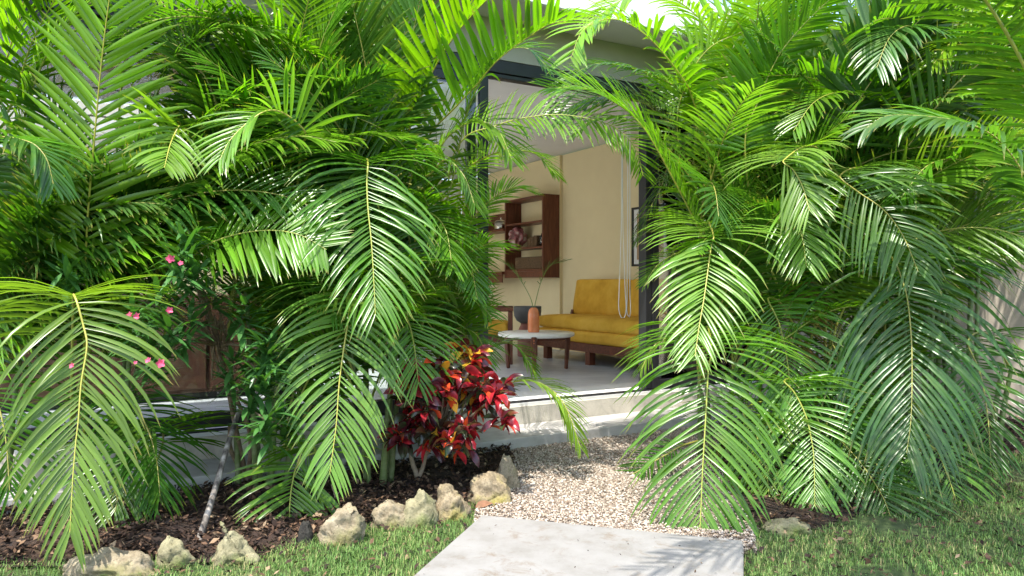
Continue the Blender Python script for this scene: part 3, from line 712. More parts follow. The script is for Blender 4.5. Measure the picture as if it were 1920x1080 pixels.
for key, (t, tops, count) in list(PALMS.items()):
    left = t.location.x < 0.5
    made = tries = 0
    while made < count and tries < 6000:
        tries += 1
        tp = random.choice(tops)
        h = random.uniform(0, 2 * math.pi)
        e = math.radians(random.uniform(48, 88)); e1 = math.radians(random.uniform(-65, 25))
        L = random.uniform(1.3, 2.2)
        P = [tp]; d = 8
        ok = True
        for k in range(d):
            f = (k + 0.5) / d
            el = e + (e1 - e) * f ** 1.5
            P.append(P[-1] + Vector((math.cos(h) * math.cos(el), math.sin(h) * math.cos(el), math.sin(el))) * L / d)
        for p in P[1:]:
            if blocked(p, left): ok = False; break
        if not ok: continue
        px, py = project(P[-1])
        if not (-250 < px < 2150): continue
        made += 1
        hue = random.choices(['lime', 'mid', 'dark', 'blue', 'pale'], [1, 7, 4, 1, 2])[0]
        add_frond(t, [tuple(p) for p in P], random.uniform(0.16, 0.26), hue, Lmax=random.uniform(0.36, 0.48), pairs=random.randint(42, 54), a0=74, a1=30,
                  face=(random.uniform(-.4, .4), random.uniform(-.9, .6), .7), width=random.uniform(0.022, 0.032), droop=random.uniform(0.3, 0.75), lift=random.uniform(2, 16), rr=0.008)

# ------------------------------------------------------------------ ground
def poly_px(*pp):
    return [ground(x, y) for x, y in pp]
def inside(x, y, poly):
    c = False
    n = len(poly)
    for i in range(n):
        a, b = poly[i], poly[(i + 1) % n]
        if (a[1] > y) != (b[1] > y) and x < (b[0] - a[0]) * (y - a[1]) / (b[1] - a[1]) + a[0]:
            c = not c
    return c

STEP_V = -0.52
left_bed = [Vector((-5.2, 2.6, 0)), ground(-100, 1062), ground(100, 1062), ground(280, 1060), ground(480, 1052), ground(580, 1018), ground(690, 988), ground(880, 955), ground(950, 925),
            ground(964, 875), ground(958, 838), room(-0.75, STEP_V + .05, 0), room(-6, STEP_V + .05, 0)]
right_bed = [ground(1345, 850), ground(1400, 985), ground(1520, 1000), ground(1620, 960), ground(1720, 905), ground(1860, 855), ground(2000, 850), room(3.72, -2.2, 0), room(3.72, STEP_V + .05, 0), room(1.6, STEP_V + .05, 0)]
path = [ground(958, 838), ground(964, 875), ground(950, 925), ground(890, 962), ground(890, 1000), ground(1420, 1040), ground(1410, 985), ground(1345, 850), room(1.6, STEP_V + .05, 0), room(-0.75, STEP_V + .05, 0)]

bm = bmesh.new()
vs = [bm.verts.new(c) for c in ((-60, -40, 0), (60, -40, 0), (60, 80, 0), (-60, 80, 0))]
bm.faces.new(vs)
tag(obj('lawn', bm, M['lawn']), kind='structure')

def patch(name, poly, z, amp, m, cell=0.04, fr=5.0):
    xs = [p[0] for p in poly]; ys = [p[1] for p in poly]
    x0, y0 = min(xs), min(ys)
    nx, ny = int((max(xs) - x0) / cell) + 2, int((max(ys) - y0) / cell) + 2
    X, Yg = np.meshgrid(x0 + np.arange(nx) * cell, y0 + np.arange(ny) * cell)
    Z = np.array([z + amp * (0.5 + 0.5 * noise.fractal(Vector((a * fr, b * fr, 0.3)), 1.0, 2.0, 4)) for a, b in zip(X.ravel(), Yg.ravel())])
    ed = np.full(X.size, 9.0)
    for a, b in zip(poly, list(poly[1:]) + [poly[0]]):
        ax_, ay_, bx_, by_ = a[0], a[1], b[0], b[1]
        tt = np.clip(((X.ravel() - ax_) * (bx_ - ax_) + (Yg.ravel() - ay_) * (by_ - ay_)) / ((bx_ - ax_) ** 2 + (by_ - ay_) ** 2), 0, 1)
        ed = np.minimum(ed, np.hypot(X.ravel() - ax_ - tt * (bx_ - ax_), Yg.ravel() - ay_ - tt * (by_ - ay_)))
    Z = 0.004 + (Z - 0.004) * np.clip(ed / 0.14, 0, 1)
    ok = np.array([inside(a, b, poly) for a, b in zip(X.ravel(), Yg.ravel())]).reshape(X.shape)
    V = np.stack([X.ravel(), Yg.ravel(), np.maximum(Z, 0.004)], axis=1)
    j, i = np.nonzero(ok[:-1, :-1] | ok[1:, 1:])
    keep = (j < ny - 1) & (i < nx - 1); j, i = j[keep], i[keep]
    q = np.stack([j * nx + i, j * nx + i + 1, (j + 1) * nx + i + 1, (j + 1) * nx + i], axis=1)
    used, inv = np.unique(q, return_inverse=True)
    o = link_mesh(name, np_mesh(name, V[used], inv.reshape(-1, 4)), m, None, True)
    return tag(o, kind='structure')
patch('soil_bed', left_bed, 0.012, 0.05, M['soil'])
patch('soil_bed', right_bed, 0.012, 0.05, M['soil'])
patch('gravel_path', path, 0.006, 0.012, M['gravel_bed'])

def scatter(poly, count, cond=None):
    xs = [p[0] for p in poly]; ys = [p[1] for p in poly]
    out = []
    while len(out) < count:
        x, y = random.uniform(min(xs), max(xs)), random.uniform(min(ys), max(ys))
        if inside(x, y, poly) and (cond is None or cond(x, y)):
            out.append((x, y))
    return np.array(out)

def blob_stones(name, pts, size, m, z0, zamp):
    """Many small angular pebbles in one mesh."""
    t = bmesh.new(); bmesh.ops.create_icosphere(t, subdivisions=1, radius=1)
    bv = np.array([v.co[:] for v in t.verts]); bf = np.array([[v.index for v in f.verts] for f in t.faces]); t.free()
    n = len(pts)
    sc = rng.uniform(size[0], size[1], (n, 1, 1)) * rng.uniform(0.55, 1.2, (n, 1, 3)) * np.array([1, 1, 0.75])
    V = bv[None] * (1 + rng.normal(0, 0.2, (n, len(bv), 1))) * sc
    a = rng.uniform(0, 6.28, n); c, s = np.cos(a)[:, None], np.sin(a)[:, None]
    V = np.stack([V[..., 0] * c - V[..., 1] * s, V[..., 0] * s + V[..., 1] * c, V[..., 2]], -1)
    V[..., 0] += pts[:, 0:1]; V[..., 1] += pts[:, 1:2]; V[..., 2] += z0 + rng.uniform(0, zamp, (n, 1))
    Fc = (bf[None] + (np.arange(n) * len(bv))[:, None, None]).reshape(-1, 3)
    ti = np.repeat(rng.random(n), len(bv))
    return tag(link_mesh(name, np_mesh(name, V.reshape(-1, 3), None, {'tint': ti}, Fc), m), kind='stuff')
blob_stones('gravel', scatter(path, 42000), (0.0025, 0.0082), M['gravel'], 0.012, 0.010)

def flakes(name, pts, size, m, z0, zamp, tilt=0.5):
    n = len(pts)
    L = rng.uniform(size[0], size[1], n); W = L * rng.uniform(0.2, 0.6, n)
    a = rng.uniform(0, 6.28, n)
    d = np.stack([np.cos(a), np.sin(a), rng.normal(0, tilt, n)], -1); d = nrm(d)
    u = nrm(np.stack([rng.normal(0, tilt, n), rng.normal(0, tilt, n), np.ones(n)], -1))
    w = nrm(np.cross(d, u)); nn = np.cross(w, d)
    c = np.stack([pts[:, 0], pts[:, 1], z0 + rng.uniform(0, zamp, n)], -1)
    L, W = L[:, None], W[:, None]
    V = np.stack([c - d * L, c - w * W + nn * W * 0.3, c + d * L, c + w * W + nn * W * 0.3], axis=1)
    q = np.arange(n * 4).reshape(n, 4)
    return tag(link_mesh(name, np_mesh(name, V.reshape(-1, 3), q, {'tint': np.repeat(rng.random(n), 4)}), m), kind='stuff')
flakes('bark_mulch', np.vstack([scatter(left_bed, 15000), scatter(right_bed, 9000)]), (0.006, 0.026), M['mulch'], 0.03, 0.035)

# slab
sl = [ground(903, 965, 0.05), ground(1394, 1013, 0.05)]
ax = (sl[1] - sl[0]); ay = Vector((ax.y, -ax.x, 0)).normalized() * 1.25
bm = bmesh.new()
top = [sl[0], sl[1], sl[1] + ay, sl[0] + ay]
lo = [bm.verts.new((p.x, p.y, 0.002)) for p in top]; hi = [bm.verts.new((p.x, p.y, 0.05)) for p in top]
bm.faces.new(hi); bm.faces.new(lo[::-1])
for i in range(4):
    bm.faces.new((lo[i], lo[(i + 1) % 4], hi[(i + 1) % 4], hi[i]))
bmesh.ops.bevel(bm, geom=bm.edges[:], offset=0.006, segments=2, affect='EDGES')
flakes('slab_debris', np.array([[q.x, q.y] for q in (top[0] + (top[1] - top[0]) * random.random() + ay * random.random() ** 2 for _ in range(70))]), (0.002, 0.008), M['mulch'], 0.053, 0.003)
tag(obj('paving_slab', bm, M['slab'], origin=(top[0] + top[2]) / 2), 'large pale square concrete slab lying in the grass before the gravel path', 'paving slab')

# grass
def grass_ok(x, y):
    if inside(x, y, [(p.x, p.y) for p in top]): return False
    if inside(x, y, path): return False
    if inside(x, y, left_bed): return (not inside(x, y - .13, left_bed)) and random.random() < .5
    if inside(x, y, right_bed): return random.random() < 0.05
    return True
lawn_l = [Vector((-2.6, 2.75, 0)), Vector((-0.2, 2.75, 0)), Vector((-0.1, 3.9, 0)), ground(860, 935), ground(690, 965), ground(480, 1010), Vector((-2.4, 3.35, 0))]
lawn_r = [Vector((0.7, 2.75, 0)), Vector((3.8, 2.75, 0)), Vector((4.6, 5.4, 0)), Vector((2.5, 5.2, 0)), ground(1380, 960), ground(1370, 1000)]
pts = np.vstack([scatter(lawn_l, 30000, grass_ok), scatter(lawn_r, 75000, grass_ok)])
# thinner where the turf is worn
keep = np.array([random.random() < 0.30 + 1.0 * (0.5 + 1.3 * noise.noise(Vector((x * 2.3, y * 2.3, 4)))) for x, y in pts])
pts = pts[keep]
n = len(pts)
hgt = rng.gamma(4, 0.0043, n) + 0.007
a = rng.uniform(0, 6.28, n); lean = rng.uniform(0.2, 1.25, n)
d = np.stack([np.cos(a), np.sin(a), np.zeros(n)], -1); w = np.stack([-np.sin(a), np.cos(a), np.zeros(n)], -1)
wid = rng.uniform(0.0008, 0.0019, n)[:, None]
b0 = np.stack([pts[:, 0], pts[:, 1], np.zeros(n)], -1)
up = np.array([0, 0, 1.0])
m1 = b0 + up * (hgt * 0.6)[:, None] + d * (hgt * 0.25 * lean)[:, None]
m2 = b0 + up * (hgt * (0.95 - 0.3 * (lean > 0.9)))[:, None] + d * (hgt * 0.85 * lean)[:, None]
V = np.stack([b0 - w * wid, b0 + w * wid, m1 + w * wid * .8, m1 - w * wid * .8, m2], axis=1).reshape(-1, 3)
bidx = np.arange(n) * 5
q = np.stack([bidx, bidx + 1, bidx + 2, bidx + 3], -1); tr = np.stack([bidx + 3, bidx + 2, bidx + 4], -1)
patchy = np.array([0.5 + 0.5 * noise.noise(Vector((x * 2.2, y * 2.2, 9))) for x, y in pts])
ti = np.clip(rng.beta(2, 3, n) * 0.7 + patchy * 0.45 - 0.05 + (rng.random(n) < 0.08) * 0.4, 0, 1)
tag(link_mesh('grass', np_mesh('grass', V, q, {'tint': np.repeat(ti, 5)}, tr), M['grass']), kind='stuff')
flakes('leaf_litter', np.vstack([scatter(lawn_l, 900), scatter(lawn_r, 2600)]), (0.006, 0.022), M['mulch'], 0.012, 0.02)

# ------------------------------------------------------------------ stones along the bed
def rock(px0, px1, yt, yb, m, label, sharp=0.0, depth=0.8, seed=0, lean=0.0):
    Y = F * CAMZ / (yb - HY)
    px0, px1 = px0 - .05 * (px1 - px0), px1 + .05 * (px1 - px0)
    w = (px1 - px0) / F * Y; h = CAMZ - (yt - HY) / F * (Y + w * depth * 0.4)
    c = Vector((((px0 + px1) / 2 - CX) / F * Y, Y + w * depth * 0.4, 0))
    r = random.Random(seed)
    bm = bmesh.new()
    for k in range(26):
        th = r.uniform(0, 6.28); zz = r.uniform(-1, 1)
        q = (1 - zz * zz) ** 0.5
        s = 1 - sharp * max(0, (zz + 0.6) / 1.6) * 0.8
        pw = 0.78 if sharp < .5 else 0.9
        cc = [math.copysign(abs(k_) ** pw, k_) for k_ in (q * math.cos(th), q * math.sin(th), zz)]
        bm.verts.new((cc[0] * s + lean * max(0, cc[2]), cc[1] * s, cc[2]))
    if sharp > .5: bm.verts.new((lean, 0, 1.0))
    bm.verts.new((-1, 0, -.5)); bm.verts.new((1, 0, -.5))
    res = bmesh.ops.convex_hull(bm, input=bm.verts[:])
    bmesh.ops.delete(bm, geom=[g for g in res['geom_interior'] if isinstance(g, bmesh.types.BMVert)], context='VERTS')
    bmesh.ops.bevel(bm, geom=bm.edges[:], offset=0.05, segments=1, affect='EDGES')
    bmesh.ops.triangulate(bm, faces=bm.faces[:])
    for _ in range(4):
        bmesh.ops.subdivide_edges(bm, edges=[e for e in bm.edges if e.calc_length() > 0.16], cuts=1, use_grid_fill=False)
        bmesh.ops.triangulate(bm, faces=bm.faces[:])
    bmesh.ops.smooth_vert(bm, verts=bm.verts[:], factor=0.08, use_axis_x=True, use_axis_y=True, use_axis_z=True)
    bm.normal_update()
    for v in bm.verts:
        p = v.co + Vector((seed * 3.3, 0, 0))
        v.co += v.normal * (0.17 * noise.fractal(p * 2.1, 0.8, 2.0, 6) + 0.05 * noise.noise(p * 6) - 0.06 * max(0, noise.noise(p * 4.3 + Vector((7, 1, 2))) - .15))
    zs = [v.co.z for v in bm.verts]; xs = [v.co.x for v in bm.verts]
    for v in bm.verts:
        v.co = c + Vector(((v.co.x - (max(xs) + min(xs)) / 2) / (max(xs) - min(xs)) * w, v.co.y * w * depth * 0.5,
                           -0.09 + (v.co.z - min(zs)) / (max(zs) - min(zs)) * (h + 0.09)))
    tag(obj('edging_stone', bm, m, None, True, origin=c), label, 'stone', 'stones edging the left planting bed' if px0 < 1000 else None)
rock(95, 278, 1034, 1092, STONES[0], 'long low pale stone at the lower left, edge of the bed', 0.2, 0.5, 1)
rock(283, 362, 1004, 1068, STONES[1], 'small mossy stone between the long low stone and the foot of the grey stake', 0.35, 0.9, 2, -0.3)
rock(380, 490, 976, 1064, STONES[1], 'mossy pointed triangular stone right of the leaning stake', 0.75, 0.7, 3, -0.1)
rock(582, 674, 946, 1026, STONES[0], 'rounded pitted stone between the low hanging frond and the dry twig', 0.35, 0.9, 4)
rock(688, 762, 936, 994, STONES[0], 'flat topped pale stone left of the tall grey brown one', 0.2, 0.9, 5)
rock(745, 818, 916, 992, STONES[1], 'grey brown stone with a raised peak, below the croton stem', 0.5, 0.9, 6, 0.2)
rock(806, 882, 906, 978, STONES[2], 'smooth tan stone with the black pipe end lying before it', 0.2, 0.9, 7)
rock(878, 962, 884, 952, STONES[2], 'large ochre stained mossy stone where the bed meets the gravel', 0.15, 0.9, 8)
rock(930, 974, 850, 925, STONES[0], 'upright whitish stone at the corner of the gravel path', 0.3, 0.8, 9)
rock(553, 586, 976, 1024, STONES[3], 'small dark stone just left of the rounded pitted one', 0.3, 0.9, 10)
rock(1440, 1534, 970, 1006, STONES[1], 'dark mossy stone half hidden under the fronds right of the slab', 0.3, 0.8, 11)

# ------------------------------------------------------------------ house
UR, VB, UL = 2.55, 6.8, -6.0      # right inner wall, back wall, left end of the room
house = thing('house', room(1.0, 0.0, 0), 'modern house with a wide glazed doorway, grey beige front and white roof edge', 'house')
rbox('floor', (UL, UR - .002, 0.0, VB, 0.0, FZ), M['floor'], house, 0)
rbox('sunlit_door_sill', (UL, 2.3, -0.06, 0.46, 0.094, FZ + .004), M['sunlit_sill'], house, 0.003)  # sill made wide and pale to stand for the sunlit floor strip
rbox('step_riser', (UL, 3.7, -0.085, -0.062, 0.0, FZ - .02), M['step_edge'], house, 0.002)
rbox('terrace_step', (UL, 3.7, STEP_V, -0.087, 0.0, 0.092), M['step'], house, 0.008)
ZT = 2.93                      # top of the glazing
ZC = 3.24                      # underside of the roof overhang
rbox('facade_wall', (UL, 3.72, -0.05, 0.12, ZT + .002, ZC), M['facade'], house, 0)
rbox('facade_wall', (2.32, 3.72, -0.05, 0.12, 0.0, ZT), M['facade'], house, 0)
SK = (-5.6, -0.75, 0.5, 5.3)    # added roof opening, out of view, brings sun in to brighten the room
bm = bmesh.new()
for b_ in ((UL - .3, 4.0, -0.50, SK[2]), (UL - .3, 4.0, SK[3], VB + .4), (UL - .3, SK[0], SK[2], SK[3]), (SK[1], 4.0, SK[2], SK[3])):
    box(bm, *b_, ZC + .002, ZC + .16, RM)
rf = obj('roof', bm, M['ceiling'], house)
rbox('added_skylight', (SK[0] - .05, SK[1] + .05, SK[2] - .05, SK[3] + .05, ZC + .162, ZC + .172), M['glass'], rf, 0)
rbox('fascia', (UL - .3, 4.0, -0.54, -0.502, ZC - .02, ZC + .30), M['fascia'], rf, 0.004)
bm = bmesh.new()
for b_ in ((UL, UR, 0.122, SK[2]), (UL, UR, SK[3], VB), (UL, SK[0], SK[2], SK[3]), (SK[1], UR, SK[2], SK[3])):
    box(bm, *b_, 3.02, 3.22, RM)
obj('ceiling', bm, M['ceiling'], house)
rbox('right_inner_wall', (UR, UR + .15, 0.122, 3.66, 0.0, 3.0), M['cream'], house, 0)
rbox('right_inner_wall', (UR - .045, UR + .15, 3.662, VB, 0.0, 3.0), M['cream'], house, 0)
rbox('back_wall', (UL, UR - .05, VB, VB + .15, 0.0, 3.0), M['cream'], house, 0)
# far left side, unseen: opening added above a low wall to light the room
rbox('left_inner_wall', (UL - .15, UL, 0.122, VB, 0.0, 0.9), M['cream'], house, 0)
rbox('left_inner_wall', (UL - .15, UL, 0.122, VB, 2.7, 3.0), M['cream'], house, 0)

# glazing frame
bm = bmesh.new()
box(bm, UL, 2.3, -0.045, 0.075, ZT - .10, ZT, RM, 0.004)
box(bm, UL, 2.3, -0.03, 0.05, ZT - .135, ZT - .103, RM, 0.003)
obj('head_frame', bm, M['steel'], house)
bm = bmesh.new()
box(bm, UL, 2.3, -0.058, -0.03, FZ - .012, FZ + .012, RM, 0.003)
box(bm, UL, 2.3, -0.012, 0.006, FZ + .0045, FZ + .014, RM, 0.002)
obj('door_track', bm, M['steel'], house)
def leaf_door(u0, u1, v0, v1, name='sliding_door', st=0.075, bot=0.09):
    bm = bmesh.new()
    zb, zt = FZ + .016, ZT - .137
    box(bm, u0, u0 + st, v0, v1, zb, zt, RM, 0.004)
    box(bm, u1 - st, u1, v0, v1, zb, zt, RM, 0.004)
    box(bm, u0 + st - .001, u1 - st + .001, v0 + .003, v1 - .003, zb, zb + bot, RM, 0.004)
    box(bm, u0 + st - .001, u1 - st + .001, v0 + .003, v1 - .003, zt - .07, zt, RM, 0.004)
    o = obj(name, bm, M['steel'], house)
    vm = (v0 + v1) / 2
    rbox('glass_pane', (u0 + st, u1 - st, vm - .004, vm + .004, zb + bot, zt - .07), M['glass'], o, 0)
    return o
leaf_door(-2.25, -0.62, -0.042, -0.002)
leaf_door(-2.15, -0.70, 0.012, 0.052)
leaf_door(-3.88, -2.20, 0.012, 0.052)
leaf_door(-5.95, -4.35, -0.042, -0.002)
rbox('right_jamb', (0.955, 1.02, -0.03, 0.075, FZ + .016, ZT - .137), M['steel'], house, 0.005)
leaf_door(1.022, 2.298, -0.042, 0.02, 'fixed_window', 0.07, 0.075)

# garden wall at the right
bm = bmesh.new(); box(bm, 3.73, 3.90, -4.2, 0.3, 0.0, 2.15, RM, 0.006)
tag(obj('garden_wall', bm, M['garden_wall'], origin=room(3.8, -2, 0)), 'plain beige plastered wall with frond shadows at the right edge', 'wall')

# ------------------------------------------------------------------ room furniture
def rthing(name, u, v, z, label, cat, group=None):
    return thing(name, room(u, v, z), label, cat, group)

sofa = rthing('sofa', 2.1, 1.85, FZ, 'mustard yellow upholstered sofa with low dark wood frame along the cream wall', 'sofa')
bm = bmesh.new()
box(bm, 1.70, 1.745, 0.72, 2.98, FZ + .15, FZ + .25, RM, 0.008)
box(bm, 1.746, 2.48, 0.74, 0.79, FZ + .16, FZ + .25, RM, 0.006)
box(bm, 1.746, 2.48, 2.91, 2.96, FZ + .16, FZ + .25, RM, 0.006)
for k in range(9):
    box(bm, 1.746, 2.48, 0.86 + k * .24, 0.94 + k * .24, FZ + .20, FZ + .225, RM, 0)
box(bm, 2.44, 2.50, 0.74, 2.96, FZ + .16, FZ + .25, RM, 0.006)
obj('frame', bm, M['wood_long'], sofa)
for u, v in ((1.75, 0.95), (1.75, 1.90), (1.75, 2.80), (2.42, 0.95), (2.42, 1.90), (2.42, 2.80)):
    rbox('leg', (u - .04, u + .04, v - .045, v + .045, FZ, FZ + .152), M['wood'], sofa, 0.006)
bm = bmesh.new()
cushion(bm, (0.80, 2.24, 0.15), RM @ Matrix.Translation((2.08, 1.85, FZ + .32)), 0.05, 0.012, 14)
obj('mattress', bm, M['mustard'], sofa, True)
bm = bmesh.new()
cushion(bm, (0.80, 2.24, 0.16), RM @ Matrix.Translation((2.085, 1.85, FZ + .465)), 0.055, 0.02, 14)
obj('seat_cushion', bm, M['mustard'], sofa, True)
for v in (2.40, 1.27):
    bm = bmesh.new()
    T = RM @ Matrix.Translation((2.33, v, FZ + .76)) @ Matrix.Rotation(math.radians(10), 4, 'Y') @ Matrix.Rotation(math.radians(90), 4, 'Y')
    cushion(bm, (0.46, 1.11, 0.17), T, 0.035, 0.018, 14)
    obj('back_cushion', bm, M['mustard'], sofa, True)
bm = bmesh.new()
T = RM @ Matrix.Translation((2.40, 1.85, FZ + .70)) @ Matrix.Rotation(math.radians(14), 4, 'Y')
for v in (-1.10, -0.02, 1.06):
    box(bm, -.025, .025, v, v + .05, -.46, .18, T, 0.006)
box(bm, -.02, .02, -1.049, -0.021, .10, .17, T, 0.004); box(bm, -.02, .02, 0.031, 1.059, .10, .17, T, 0.004)
box(bm, -.16, .02, 1.062, 1.108, -.20, -.14, T, 0.006)
obj('backrest_frame', bm, M['wood'], sofa)

# coffee table
TC = Vector((0.262, 8.08, FZ))
tab = thing('coffee_table', TC, 'round pale stone topped coffee table on dark wood legs, holding the orange vase', 'table')
bm = bmesh.new()
lathe(bm, [(0, 0.372), (0.39, 0.372), (0.408, 0.378), (0.415, 0.39), (0.415, 0.405), (0.408, 0.414), (0, 0.416)], TC, 72)
obj('tabletop', bm, M['terrazzo'], tab, True)
bm = bmesh.new()
for k, ang in enumerate((-95, 25, 145)):
    R_ = Matrix.Translation(TC) @ Matrix.Rotation(math.radians(ang), 4, 'Z')
    box(bm, 0, 0.345, -.018, .018, 0.316, 0.370, R_, 0.004)
obj('apron', bm, M['wood_long'], tab)
for ang in (-95, 25, 145):
    R_ = Matrix.Translation(TC) @ Matrix.Rotation(math.radians(ang), 4, 'Z')
    bm = bmesh.new()
    r_ = bmesh.ops.create_cube(bm, size=1)
    for v in r_['verts']:
        k = 1.0 if v.co.z > 0 else 0.62
        v.co = Vector((0.37 + v.co.x * .05 * k, v.co.y * .058 * k, 0.1975 + v.co.z * .395))
        if v.co.z > 0.3: v.co.x += 0.022
    bmesh.ops.bevel(bm, geom=bm.edges[:], offset=0.005, segments=2, affect='EDGES')
    bmesh.ops.transform(bm, matrix=R_, verts=bm.verts[:])
    lg = obj('leg', bm, M['wood'], tab)
    bm = bmesh.new()
    for z in (0.325, 0.352):
        t2 = bmesh.ops.create_uvsphere(bm, u_segments=10, v_segments=6, radius=0.007)
        bmesh.ops.transform(bm, matrix=R_ @ Matrix.Translation((0.414, 0, z)), verts=t2['verts'])
    obj('peg', bm, M['orange'], lg, True)

VC = Vector((0.233, 8.05, FZ + .416))
bm = bmesh.new()
lathe(bm, [(0, 0), (0.056, 0), (0.061, 0.006), (0.0625, 0.03), (0.0635, 0.12), (0.062, 0.19), (0.056, 0.225), (0.044, 0.25), (0.032, 0.262), (0.027, 0.266), (0.022, 0.262), (0.022, 0.2), (0, 0.2)], VC, 40)
tag(obj('vase', bm, M['orange'], None, True, origin=VC), 'glossy orange bottle shaped ceramic vase on the round table', 'vase')
for lab, pts, sd in (('palm leaf in the orange vase leaning left before the wall shelf', [(0, 0, .21), (-.03, .02, .36), (-.14, .04, .56), (-.28, .04, .72), (-.42, .02, .80)], 901),
                     ('palm leaf in the orange vase leaning right towards the sofa', [(0, 0, .21), (.03, .03, .36), (.09, .05, .56), (.19, .05, .72), (.36, .03, .775)], 902)):
    (V_, Q_, ti_, al_), (RV, RQ) = build_frond([tuple(VC + Vector(p)) for p in pts], 0.42, 0.24, 20, 0.014, 0.35, 10, seed=sd, rr=0.005)
    o = link_mesh('cut_palm_leaf', np_mesh('cut_palm_leaf', V_, Q_, {'tint': ti_, 'along': al_}), M['leaf'], None, False, VC)
    o.color = (0.05, 0.14, 0.03, 1)
    tag(o, lab, 'leaf', 'cut palm leaves in the vase')
    mb = link_mesh('midrib', np_mesh('midrib', RV, RQ), M['midrib'], o, True); mb.color = (0.15, 0.24, 0.05, 1)

PC = Vector((0.20, 9.65, FZ))
pot = thing('planter', PC, 'two tone planter with a grey bowl on a pink clay foot, behind the round table', 'planter')
bm = bmesh.new()
lathe(bm, [(0, 0), (0.125, 0), (0.13, 0.01), (0.13, 0.30), (0.11, 0.36), (0.09, 0.40), (0.085, 0.425), (0, 0.425)], PC, 40)
obj('foot', bm, M['pink_clay'], pot, True)
bm = bmesh.new()
lathe(bm, [(0, 0.426), (0.09, 0.428), (0.14, 0.46), (0.172, 0.52), (0.18, 0.58), (0.18, 0.645), (0.168, 0.645), (0.165, 0.58), (0.12, 0.5), (0, 0.47)], PC, 44)
obj('bowl', bm, M['grey_clay'], pot, True)

# armchair
AC = Vector((-0.33, 9.0, FZ))
arm = thing('armchair', AC, 'dark wood framed armchair with yellow cushions, half hidden by the left door frame', 'armchair')
AM = Matrix.Translation(AC)
for sy in (-.33, .33):
    for sx, h in ((.31, .66), (-.31, .66)):
        bm = bmesh.new(); box(bm, sx - .028, sx + .028, sy - .022, sy + .022, 0, h - .047, AM, 0.006); obj('leg', bm, M['wood'], arm)
    bm = bmesh.new(); box(bm, -.36, .345, sy - .035, sy + .035, .615, .66, AM, 0.012); obj('armrest', bm, M['wood'], arm)
bm = bmesh.new()
box(bm, .285, .32, -.307, .307, .26, .33, AM, 0.005); box(bm, -.32, -.285, -.307, .307, .26, .33, AM, 0.005)
box(bm, -.282, .282, -.345, -.315, .26, .33, AM, 0.005); box(bm, -.282, .282, .315, .345, .26, .33, AM, 0.005)
obj('seat_frame', bm, M['wood_long'], arm)
bm = bmesh.new(); cushion(bm, (.60, .58, .15), AM @ Matrix.Translation((0.0, 0, .41)), .05, .02, 10); obj('seat_cushion', bm, M['mustard'], arm, True)
bm = bmesh.new(); cushion(bm, (.50, .58, .15), AM @ Matrix.Translation((-.27, 0, .70)) @ Matrix.Rotation(math.radians(72), 4, 'Y'), .05, .02, 10); obj('back_cushion', bm, M['mustard'], arm, True)

# wall shelf
z0, z1 = 1.27, 2.44
ub = UR - .047; uf = 2.228
sh = rthing('wall_shelf', 2.4, 4.2, z0, 'dark red wood open shelf unit hung on the cream wall above the sofa end', 'shelf')
rbox('side_panel', (uf, ub, 3.64 + .026, 3.70, z0, z1), M['wood'], sh, 0.003)
rbox('side_panel', (uf, ub, 4.72, 4.755, z0, z1), M['wood'], sh, 0.003)
rbox('top_panel', (uf + .004, ub, 3.702, 4.718, z1 - .035, z1 - .002), M['wood_long'], sh, 0.002)
for z in (2.08, 1.715, 1.395):
    rbox('shelf_board', (uf + .006, ub, 3.702, 4.718, z - .028, z), M['wood_long'], sh, 0.002)
rbox('drawer_front', (uf + .006, uf + .03, 3.702, 4.718, z0 + .004, 1.364), M['wood_long'], sh, 0.003)
cons = rthing('wall_console', 2.3, 5.5, 1.2, 'long dark wood console shelf on the wall, left of the open shelf unit', 'shelf')
rbox('top_board', (uf - .05, ub, 4.758, 6.6, 1.33, 1.37), M['wood_long'], cons, 0.003)
rbox('drawer_front', (uf - .04, uf - .02, 4.77, 6.59, 1.20, 1.328), M['wood_long'], cons, 0.003)
rail = rthing('pan_shelf', 2.3, 5.5, 2.1, 'dark wood shelf carrying steel pans, high on the wall in the dim back corner', 'shelf')
rbox('board', (uf - .02, ub, 4.758, 6.5, 1.985, 2.02), M['wood_long'], rail, 0.003)
rbox('back_panel', (ub - .02, ub - .002, 4.758, 6.5, 2.022, 2.30), M['wood_long'], rail, 0.003)
for v, r_, lab in ((5.10, .105, 'round steel pan with a lid, nearest on the pan shelf'), (5.85, .10, 'steel pan farther back on the pan shelf, beside the door frame')):
    c = room(2.36, v, 2.0202)
    pn = thing('pan', c, lab, 'pan', 'steel pans on the shelf')
    bm = bmesh.new(); lathe(bm, [(0, 0), (r_ * .9, 0), (r_, .02), (r_, .13), (r_ * .97, .13), (r_ * .95, .03), (0, .02)], c, 32); obj('body', bm, M['metal'], pn, True)
    bm = bmesh.new(); lathe(bm, [(r_ * 1.02, .131), (r_ * .8, .15), (.02, .165), (.012, .185), (.018, .197), (0, .2)], c, 32); obj('lid', bm, M['metal'], pn, True)
c = room(2.36, 4.02, 1.7152)
bm = bmesh.new()
for k in range(3):
    box(bm, 2.28, 2.44, 3.92 + k * .085, 4.0 + k * .085, 1.7155, 1.875 - .012 * k, RM, 0.005)
tag(obj('wooden_box', bm, M['wicker'], origin=c), 'small ribbed brown wooden box on the middle shelf', 'box')
c = room(2.34, 3.80, 1.7152)
jar = thing('glass_jug', c, 'round clear glass jug on the middle shelf beside the side panel', 'jug')
bm = bmesh.new(); lathe(bm, [(0, .0), (.06, 0), (.085, .03), (.092, .08), (.075, .135), (.05, .16), (.05, .175), (.045, .175), (.045, .158), (.07, .13), (.086, .08), (.08, .033), (0, .008)], c, 36); obj('body', bm, M['clear'], jar, True)
